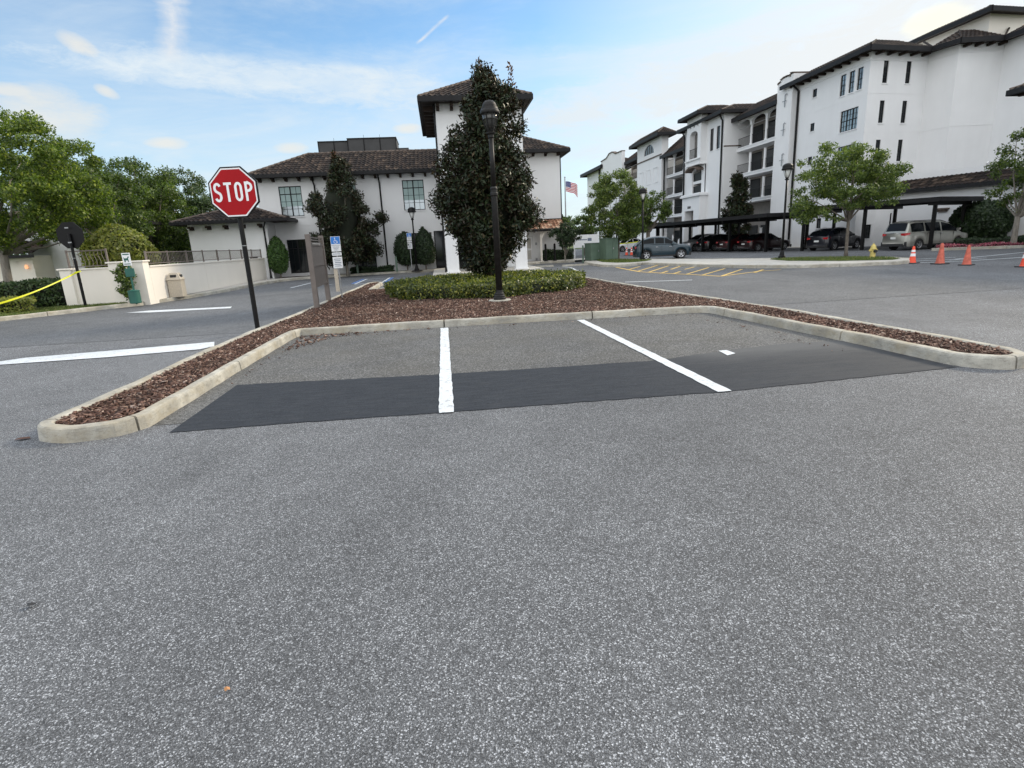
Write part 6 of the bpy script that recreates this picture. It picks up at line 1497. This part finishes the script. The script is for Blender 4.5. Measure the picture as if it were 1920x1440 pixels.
    for k in range(3):
        for z0 in (8.6, 5.5):
            u = a8+(b8-a8)*(.12+.3*k); m = MB()
            for (p0, p1, q0, q1) in ((0,1.9,0,.08), (0,1.9,1.92,2.0), (0,.08,.08,1.92), (1.82,1.9,.08,1.92)): m.fbox(ft, u+p0*.85, u+p1*.85, .002, .06, z0+q0, z0+q1)
            m.build('blind_panel', M['stucco'], t)
    hip_roof(t, XT-.9, XT+1.5, a8-.9, b8+.9, z8+.18, .8, faces='FLRB', fascia=.36, name='tower_roof')
    downspout(t, [ft(a8-.2, -.3, 12), ft(a8-.2, -.3, .3)], .1)
    # --- S9 bay, S10 gable pier, S11 end block
    a9, b9 = b8, XP(1167, 300, XF)[0]
    bay(XF, a9, b9, [(10.2,12.6), (7.4,9.8), (4.6,7.0)], 1, ztop=12.9)
    eave([(XF,b9), (XF,a9)], 13.0, 5, 3.2, .6, 'bay_roof')
    X10 = 29.6; f10 = f(X10); a10, b10 = XP(1166, 300, X10)[0], XP(1127, 300, X10)[0]; z10 = XP(1127, 294, X10)[1]-.9; md = (a10+b10)/2
    gab = [(a10,-.1), (b10,-.1), (b10,z10), (md+2.6,z10+.1), (md+.9,z10+.6), (md-.9,z10+.6), (md-2.6,z10+.1), (a10,z10+.0)]
    m = MB(); m.fprism(f10, gab, -.5, 0); m.build('gable_pier', M['stucco'], t)
    m = MB(); m.fprism(f10, gab[2:]+[(u, z+.16) for u, z in gab[2:][::-1]], -.55, .1); m.build('gable_coping', M['ridge'], t)
    X11 = 30.2; f11 = f(X11); b11 = XP(1101, 330, X11)[0]; m = MB(); wall(m, f11, b10, b11, -.1, 13.9, []); m.box(X11, X11+9, b11-.01, b11, -.1, 13.9); m.build('end_wall', M['stucco'], t)
    hip_roof(t, X11-1, X11+9, b10-1, b11+1.4, 14.1, 1.9, faces='FL', fascia=.5, name='end_roof')
    downspout(t, [f11(b10+3, .12, 13.8), f11(b10+3, .12, .3)], .12)
    # long main roof and body behind
    m = MB(); m.box(XF+3, XF+14, 42, 119, 0, 13.0); m.build('rear_body', M['stucco'], t)
    return t
apartments()
# near building roof corner at the top right edge (its walls stand out of the picture)
def canopy():
    x0, y0 = G(1893, 170, 7.)
    t = thing('entrance_canopy', 'corner of a dark tiled canopy roof poking in at the right edge', 'canopy', (x0+1,y0-1,0), 0, world=True)
    hip_roof(t, x0, x0+9, y0-9, y0, 7., 1.6, faces='FLRB', fascia=.22)
    m = MB(); m.box(x0+1.0, x0+8, y0-8, y0-1.0, 0, 6.85)
    for dx in (1.0, 7.3):
        for dy in (8., 1.7):
            m = MB(); m.box(x0+dx, x0+dx+.7, y0-dy, y0-dy+.7, 0, 6.85); m.build('column', M['stucco'], t)
    for i in range(8): m = MB(); m.bar((x0+.4+i*1.1, y0-8.8, 6.8), (x0+.4+i*1.1, y0-.1, 6.8), .12, .16); m.build('beam', M['wood'], t)
canopy()

# ================================================================== PARKING SHELTERS
def shelter(label, path, zs, wd, posts, group='dark steel parking shelters', beam=.3):
    t = thing('parking_shelter', label, 'parking shelter', (path[0][0], path[0][1], 0), 0, group, world=True)
    a = Vector(path[0]); b = Vector(path[1]); d = (b-a).normalized(); n = Vector((-d.y, d.x)); 
    if n.x < 0: n = -n
    l = (b-a).length
    za, zb = zs
    P = lambda u, q, z: (a.x+d.x*u+n.x*q, a.y+d.y*u+n.y*q, z+za+(zb-za)*u/l)
    m = MB(); m.fbox(P, 0, l, -.5, wd, -.08, .0); m.fbox(P, -.03, l+.03, -.56, -.5, -.22, .04); m.fbox(P, -.03, l+.03, wd, wd+.06, -.22, .04); m.fbox(P, -.06, -.0, -.5, wd, -.22, .04); m.fbox(P, l, l+.06, -.5, wd, -.22, .04)
    m.build('roof_deck', M['dark'], t)
    k = int(wd/.6); m = MB()
    for i in range(k): m.fbox(P, .05, l-.05, -.3+i*.6, -.22+i*.6, -.16, -.082)
    m.build('purlins', M['dark'], t)
    for u in posts:
        m = MB(); m.fbox(P, u-.07, u+.07, -.4, wd-.1, -.40, -.162); m.build('beam', M['blackmetal'], t)
        for q in (.35, wd-.9):
            x, y, z = P(u, q, 0); m = MB(); m.bar((x,y,0), (x,y,z-.40), .17, .17, up=(d.x,d.y,0)); m.build('post', M['blackmetal'], t)
shelter('long dark flat parking shelter in front of the entrance and balconies', [(20.75,55.5), (23.85,39.3)], (2.62,2.70), 5.0, [.8, 4.8, 8.0, 11.5, 15.6])
shelter('near dark parking shelter over the silver minivan', [(25.0,38.6), (28.75,30.25)], (2.95,2.90), 5.0, [.6, 4.7, 8.6])
shelter('small dark shelter far behind the young oak', [(19.6,75.), (20.9,61.)], (2.9,2.9), 4.5, [1, 7, 13])

# ================================================================== VEHICLES
def car(name, label, cat, loc, rz, Lc, Wc, Hc, kind, paint, group=None, light=True, plate=True):
    t = thing(name, label, cat, loc, rz, group)
    # profile tables in fractions: x 0 rear .. 1 front
    if kind == 'suv':   # sporty sloping tail
        belt = [(0,.62), (.06,.70), (.3,.69), (.66,.655), (.72,.64), (.92,.575), (.985,.51), (1,.42)]
        roof = [(.02,.67), (.13,.87), (.27,.975), (.42,1.), (.55,.965), (.75,.655)]; wheels = (.195,.81); rf = .215; win = (.15,.66)
    elif kind == 'van':
        belt = [(0,.55), (.03,.60), (.3,.60), (.7,.575), (.8,.55), (.94,.49), (.99,.43), (1,.36)]
        roof = [(.015,.60), (.06,.93), (.12,.985), (.35,1.), (.55,.985), (.66,.90), (.83,.56)]; wheels = (.2,.79); rf = .185; win = (.075,.76)
    else:               # sedan / compact
        belt = [(0,.58), (.03,.66), (.16,.67), (.3,.65), (.68,.62), (.74,.60), (.93,.53), (.99,.46), (1,.38)]
        roof = [(.14,.67), (.30,.93), (.42,1.), (.52,.98), (.74,.61)]; wheels = (.19,.81); rf = .22; win = (.27,.68)
    R_w = Hc*rf; zb0 = Hc*.14; ns = 64
    xs = np.linspace(0, 1, ns); xs = np.unique(np.concatenate([xs, [0.004, .012, .988, .996]]+[[w-R_w*1.16/Lc, w+R_w*1.16/Lc] for w in wheels])); ns = len(xs)
    bx, bz = zip(*belt); rx, rz_ = zip(*roof)
    zbelt = np.interp(xs, bx, bz)*Hc; X = (xs-.5)*Lc
    plan = lambda s: Wc/2*(1-.20*max(0, (.06-s)/.06)**2-.30*max(0, (s-.90)/.10)**2)
    m = MB(); rings = []
    for i, s in enumerate(xs):
        w = plan(s); lo = zb0+.05*Hc*max(0, (.03-s)/.03)+.06*Hc*max(0, (s-.965)/.035)
        for wc in wheels:
            dx = (s-wc)*Lc; Ra = R_w*1.16
            if abs(dx) <= Ra+1e-6: lo = max(lo, R_w+math.sqrt(max(0, Ra*Ra-dx*dx)))
        zb = zbelt[i]; q = []
        prof = [(0,.975), (.18,.995), (.42,1.), (.60,.992), (.72,.985), (.9,.965), (1,.90)]
        for fz, fw in prof:
            z = lo+(zb-lo)*fz; q.append((X[i], w*fw, z))
        q.append((X[i], w*.80, zb+.012*Hc)); q.append((X[i], w*.45, zb+.03*Hc)); q.append((X[i], 0, zb+.035*Hc))
        rings.append(q)
    def both(rings, cap0=True, cap1=True):
        k = len(rings[0])
        for sg in (1, -1):
            vs = [(a, sg*b, c) for r in rings for a, b, c in r]
            m_.add(vs, [[i*k+j, i*k+j+1, (i+1)*k+j+1, (i+1)*k+j] for i in range(len(rings)-1) for j in range(k-1)])
        for r, ok in ((rings[0], cap0), (rings[-1], cap1)):
            if ok: m_.add([(a, b, c) for a, b, c in r]+[(a, -b, c) for a, b, c in r[::-1]], [list(range(2*k))])
    m_ = MB(); both(rings); body = m_.build('body', paint, t, smooth=True)
    if hasattr(body.data, 'polygons'):
        e = body.modifiers.new('weld', 'WELD'); e.merge_threshold = .001
    # greenhouse
    s0, s1 = roof[0][0], roof[-1][0]; gs = np.unique(np.concatenate([np.linspace(s0, s1, 40), rx])); rg = []
    def g_at(s):
        zb = np.interp(s, bx, bz)*Hc; zr = max(np.interp(s, rx, rz_)*Hc, zb+.005); w = plan(s); h = (zr-zb)/(Hc*.4)
        wt = w*(.92-.19*min(1, h)); return zb, zr, w*.945, wt
    for s in gs:
        zb, zr, wb, wt = g_at(s); x = (s-.5)*Lc
        rg.append([(x, wb, zb-.01), (x, wb+(wt-wb)*.5, zb+(zr-zb)*.52), (x, wt, zb+(zr-zb)*.9), (x, wt*.93, zb+(zr-zb)*.985), (x, wt*.5, zr+.01*Hc), (x, 0, zr+.014*Hc)])
    m_ = MB(); both(rg, False, False); m_.build('cabin', paint, t, smooth=True)
    # side glass with pillars
    a, b = win; cuts = {'suv': [(.0,.36), (.40,.70), (.73,1.)], 'van': [(0,.28), (.31,.64), (.67,1.)], 'sedan': [(.0,.12), (.15,.5), (.54,1.)]}[kind]
    for sg in (1, -1):
        for c0, c1 in cuts:
            s_ = np.linspace(a+(b-a)*c0, a+(b-a)*c1, 9); mm = MB(); vs = []
            for s in s_:
                zb, zr, wb, wt = g_at(s); x = (s-.5)*Lc
                for fz in (.09, .5, .86):
                    fz2 = fz; w = np.interp(fz2, [0, .52, .9], [wb, wb+(wt-wb)*.5, wt])+.007; vs.append((x, sg*w, zb+(zr-zb)*fz2))
            mm.add(vs, [[i*3+j, i*3+j+1, (i+1)*3+j+1, (i+1)*3+j] for i in range(8) for j in range(2)]); mm.build('side_window', M['autoglass'], t, smooth=True)
    # windscreen and rear glass
    def screen(sa, sb, nm):
        mm = MB(); vs = []; ss = np.linspace(sa, sb, 6)
        for s in ss:
            zb, zr, wb, wt = g_at(s); x = (s-.5)*Lc
            for fy in (-.86, -.45, 0, .45, .86): vs.append((x, wt*fy, zr+.02*Hc+(.004 if abs(fy) < .5 else -.006*Hc)))
        mm.add(vs, [[i*5+j, i*5+j+1, (i+1)*5+j+1, (i+1)*5+j] for i in range(5) for j in range(4)]); mm.build(nm, M['autoglass'], t, smooth=True)
    screen(roof[-2][0]+.01, roof[-1][0]-.02, 'windscreen'); screen(roof[0][0]+.008, roof[1][0]-.002 if kind == 'suv' else roof[1][0], 'rear_window')
    # trim
    mm = MB(); mm.box(-Lc*.5+.02, Lc*.5-.06, -Wc*.46, Wc*.46, zb0+.0, Hc*.30); mm.build('underbody', M['black_plastic'], t)
    mm = MB()
    for sg in (1, -1):
        x0 = (wheels[0]-.5)*Lc+R_w*1.2; x1 = (wheels[1]-.5)*Lc-R_w*1.2; y0 = sg*Wc*.488; y1 = sg*Wc*.506; mm.box(x0, x1, min(y0,y1), max(y0,y1), zb0-.01, zb0+Hc*.055)
    mm.build('sill_trim', M['black_plastic'], t)
    mm = MB(); mm.box(-Lc*.503, -Lc*.49, -Wc*.39, Wc*.39, zb0+.02, zb0+Hc*.10); mm.build('bumper_trim', M['black_plastic'], t)
    for wi, wc in enumerate(wheels):
        for sg in (1, -1):
            cx_, cy_ = (wc-.5)*Lc, sg*(Wc/2-.115); n = 30
            fr_ = lambda r, y, a_: (cx_+r*math.cos(a_), cy_+sg*y, R_w+r*math.sin(a_))
            mm = MB(); prof = [(R_w*.64, .10), (R_w*.70, .112), (R_w*.93, .11), (R_w, .09), (R_w, -.09), (R_w*.9, -.11), (R_w*.6, -.1)]
            vs = [fr_(r, y, 2*PI*k/n) for r, y in prof for k in range(n)]
            mm.add(vs, [[i*n+k, i*n+(k+1) % n, (i+1)*n+(k+1) % n, (i+1)*n+k] for i in range(len(prof)-1) for k in range(n)]); w_ = mm.build('wheel', M['rubber'], t, smooth=False)
            mm = MB(); vs = [fr_(r, y, 2*PI*k/n) for r, y in ((R_w*.66,.105), (R_w*.60,.10), (R_w*.58,.03)) for k in range(n)]
            mm.add(vs, [[i*n+k, i*n+(k+1) % n, (i+1)*n+(k+1) % n, (i+1)*n+k] for i in range(2) for k in range(n)])
            for k in range(5):
                a_ = 2*PI*k/5+.3; da = .17
                mm.add([fr_(R_w*.1, .085, a_-1.), fr_(R_w*.62, .098, a_-da), fr_(R_w*.62, .098, a_+da), fr_(R_w*.1, .085, a_+1.)], [[0,1,2,3]])
            mm.add([fr_(R_w*.15, .088, 2*PI*k/10) for k in range(10)], [list(range(10))]); mm.build('rim', M['rim'], w_)
            mm = MB(); mm.add([fr_(R_w*.59, .03, 2*PI*k/20) for k in range(20)], [list(range(20))]); mm.build('hub_well', M['black_plastic'], w_)
    zt_ = Hc*(.56 if kind != 'van' else .56)
    for sg in (1, -1):
        mm = MB(); x0 = -Lc*.5; y0, y1 = sg*Wc*.27, sg*Wc*.415
        mm.add([(x0-.015, y0, zt_-.03*Hc), (x0-.012, y1, zt_-.05*Hc), (x0-.012, y1, zt_+.045*Hc), (x0-.015, y0, zt_+.03*Hc), (x0+.22, sg*Wc*.492, zt_-.02*Hc), (x0+.24, sg*Wc*.485, zt_+.055*Hc)], [[0,1,2,3], [1,4,5,2]]); mm.build('tail_light', M['redlens'], t)
        mm = MB(); x1 = Lc*.5; zz = Hc*.45
        mm.add([(x1+.004-.05, sg*Wc*.22, zz-.02*Hc), (x1-.07, sg*Wc*.36, zz-.03*Hc), (x1-.08, sg*Wc*.36, zz+.03*Hc), (x1-.07, sg*Wc*.22, zz+.02*Hc), (x1-.36, sg*Wc*.475, zz+.035*Hc), (x1-.34, sg*Wc*.475, zz-.005*Hc)], [[0,1,2,3], [1,5,4,2]]); mm.build('headlight', M['clearlens'], t)
        mm = MB(); xm = (win[1]-.5)*Lc-.02; mm.box(xm-.06, xm+.06, min(sg*Wc*.49, sg*Wc*.58), max(sg*Wc*.49, sg*Wc*.58), Hc*.62, Hc*.70); mm.build('mirror', paint, t, bevel=.02)
        mm = MB()
        for s in ((.36,.60) if kind != 'van' else (.43,.50)): mm.box((s-.5)*Lc, (s-.5)*Lc+.16, min(sg*Wc*.492, sg*Wc*.505), max(sg*Wc*.492, sg*Wc*.505), Hc*.55, Hc*.565)
        mm.build('door_handles', M['rim'], t)
        mm = MB()
        for s in ((.27,.46,.665) if kind != 'van' else (.30,.505,.70)): mm.box((s-.5)*Lc-.004, (s-.5)*Lc+.004, min(sg*Wc*.485, sg*Wc*.5015), max(sg*Wc*.485, sg*Wc*.5015), Hc*.22, Hc*.58)
        mm.build('door_seams', M['black_plastic'], t)
    mm = MB(); mm.box(-Lc*.5-.02, -Lc*.5+.03, -.17, .17, Hc*.40, Hc*.475); mm.build('licence_plate', M['plate'], t)
    mm = MB(); mm.box(Lc*.5-.05, Lc*.5+.004, -Wc*.2, Wc*.2, Hc*.25, Hc*.37); mm.build('grille', M['black_plastic'], t)
    if kind != 'sedan':
        for sg in (1, -1):
            p = [((s-.5)*Lc, sg*g_at(s)[3]*.86, g_at(s)[1]+.025*Hc+(0 if 0 < i < 5 else -.02)) for i, s in enumerate(np.linspace(roof[1][0]+.03, roof[-2][0]-.02, 6))]
            mm = MB(); mm.tube(p, .014, 6); mm.build('roof_rail', M['rim'] if kind == 'suv' else M['black_plastic'], t)
    return t
P_ = {k: tailpaint('paint_'+k, *v) for k, v in dict(blue=((.006,.028,.044), .25), champagne=((.36,.36,.325), .5), midnight=((.008,.009,.016), .3), silver=((.42,.43,.45), .5), black=((.008,.008,.009), .2), red=((.045,.008,.010), .3), maroon=((.018,.004,.005), .3), white=((.72,.73,.74), .0)).items()}
car('parked_suv', 'blue grey suv standing across the drive beside the second lamp post', 'car', (15.1,38.05,.004), math.radians(-12), 3.75, 1.6, 1.5, 'suv', P_['blue'])
nrm_a = math.atan2(.41, .91)
car('minivan', 'champagne minivan parked under the near shelter, rear towards us', 'minivan', (29.45,31.95,.004), .13, 4.95, 1.8, 1.66, 'van', P_['champagne'])
car('parked_suv', 'dark navy suv under the shelter behind the young oak trunk', 'car', (27.6,37.6,.004), nrm_a-.05, 4.1, 1.7, 1.5, 'suv', P_['midnight'])
g_ = 'cars parked under the long shelter'
for (s, lab, kd, pt, h) in ((12.9, 'dark maroon car at the near end of the long shelter', 'sedan', 'maroon', 1.35), (10.3, 'red car between the maroon and the black car under the shelter', 'sedan', 'red', 1.35), (7.6, 'black car between the red and the silver one under the shelter', 'suv', 'black', 1.42), (4.8, 'silver suv under the long shelter, just beyond the blue car', 'suv', 'silver', 1.48)):
    a = Vector((20.75,55.5)); b = Vector((23.85,39.3)); d = (b-a).normalized(); n = Vector((-d.y, d.x)); n = n if n.x > 0 else -n; p = a+d*s+n*2.6
    car('parked_car', lab, 'car', (p.x,p.y,.004), math.atan2(n.y,n.x)+(PI if pt == 'silver' else 0), 4.1, 1.65, h, kd, P_[pt], g_)
for i, (x, y, lab, pt) in enumerate(((21.0,62.5,'white car parked far off, left of the pair of white cars','white'), (22.5,59.2,'white car parked far off behind the tail of the blue car','white'))):
    car('parked_car', lab, 'car', (x,y,.004), PI+.2, 4.2, 1.7, 1.42, 'sedan', P_[pt], 'white cars far beyond the oak')
# yellow tape across the far bays
m = MB(); a, b = Vector((15.2,55.,1.05)), Vector((21.5,60.,1.05))
for i in range(12):
    p = a+(b-a)*i/12; q = a+(b-a)*(i+1)/12; s = lambda u: -.1*math.sin(PI*u)
    m.poly([(p.x,p.y,p.z+s(i/12)-.05), (q.x,q.y,q.z+s((i+1)/12)-.05), (q.x,q.y,q.z+s((i+1)/12)+.05), (p.x,p.y,p.z+s(i/12)+.05)])
for c in (a, b): m.tube([(c.x,c.y,0), (c.x,c.y,1.1)], .02, 6)
tag(m.build('barrier_tape', M['tape']), 'yellow tape strung across the far bays behind the young oak', 'barrier tape')
# distant trees closing the horizon
random.seed(5)
for i, (x, y, r) in enumerate(((-3,120,8), (8,135,8), (20,140,8), (34,150,9), (-20,100,8), (-36,85,9), (-52,75,9), (-70,80,10), (55,95,8), (-46,55,8))):
    oak('distant_tree', ['rounded distant tree on the skyline behind the clinic', 'distant tree beyond the flagpole', 'distant tree behind the far end of the flats'][0 if x < 0 else 1 if x < 30 else 2], (x,y,0), (0,0,4.2), r*.75, r*.5, 3.6, 40, (.8,1.8), 4500, .5, M['leaf_deep'], M['bark'], .3, 1.5, 'distant trees closing the horizon', seed=80+i)
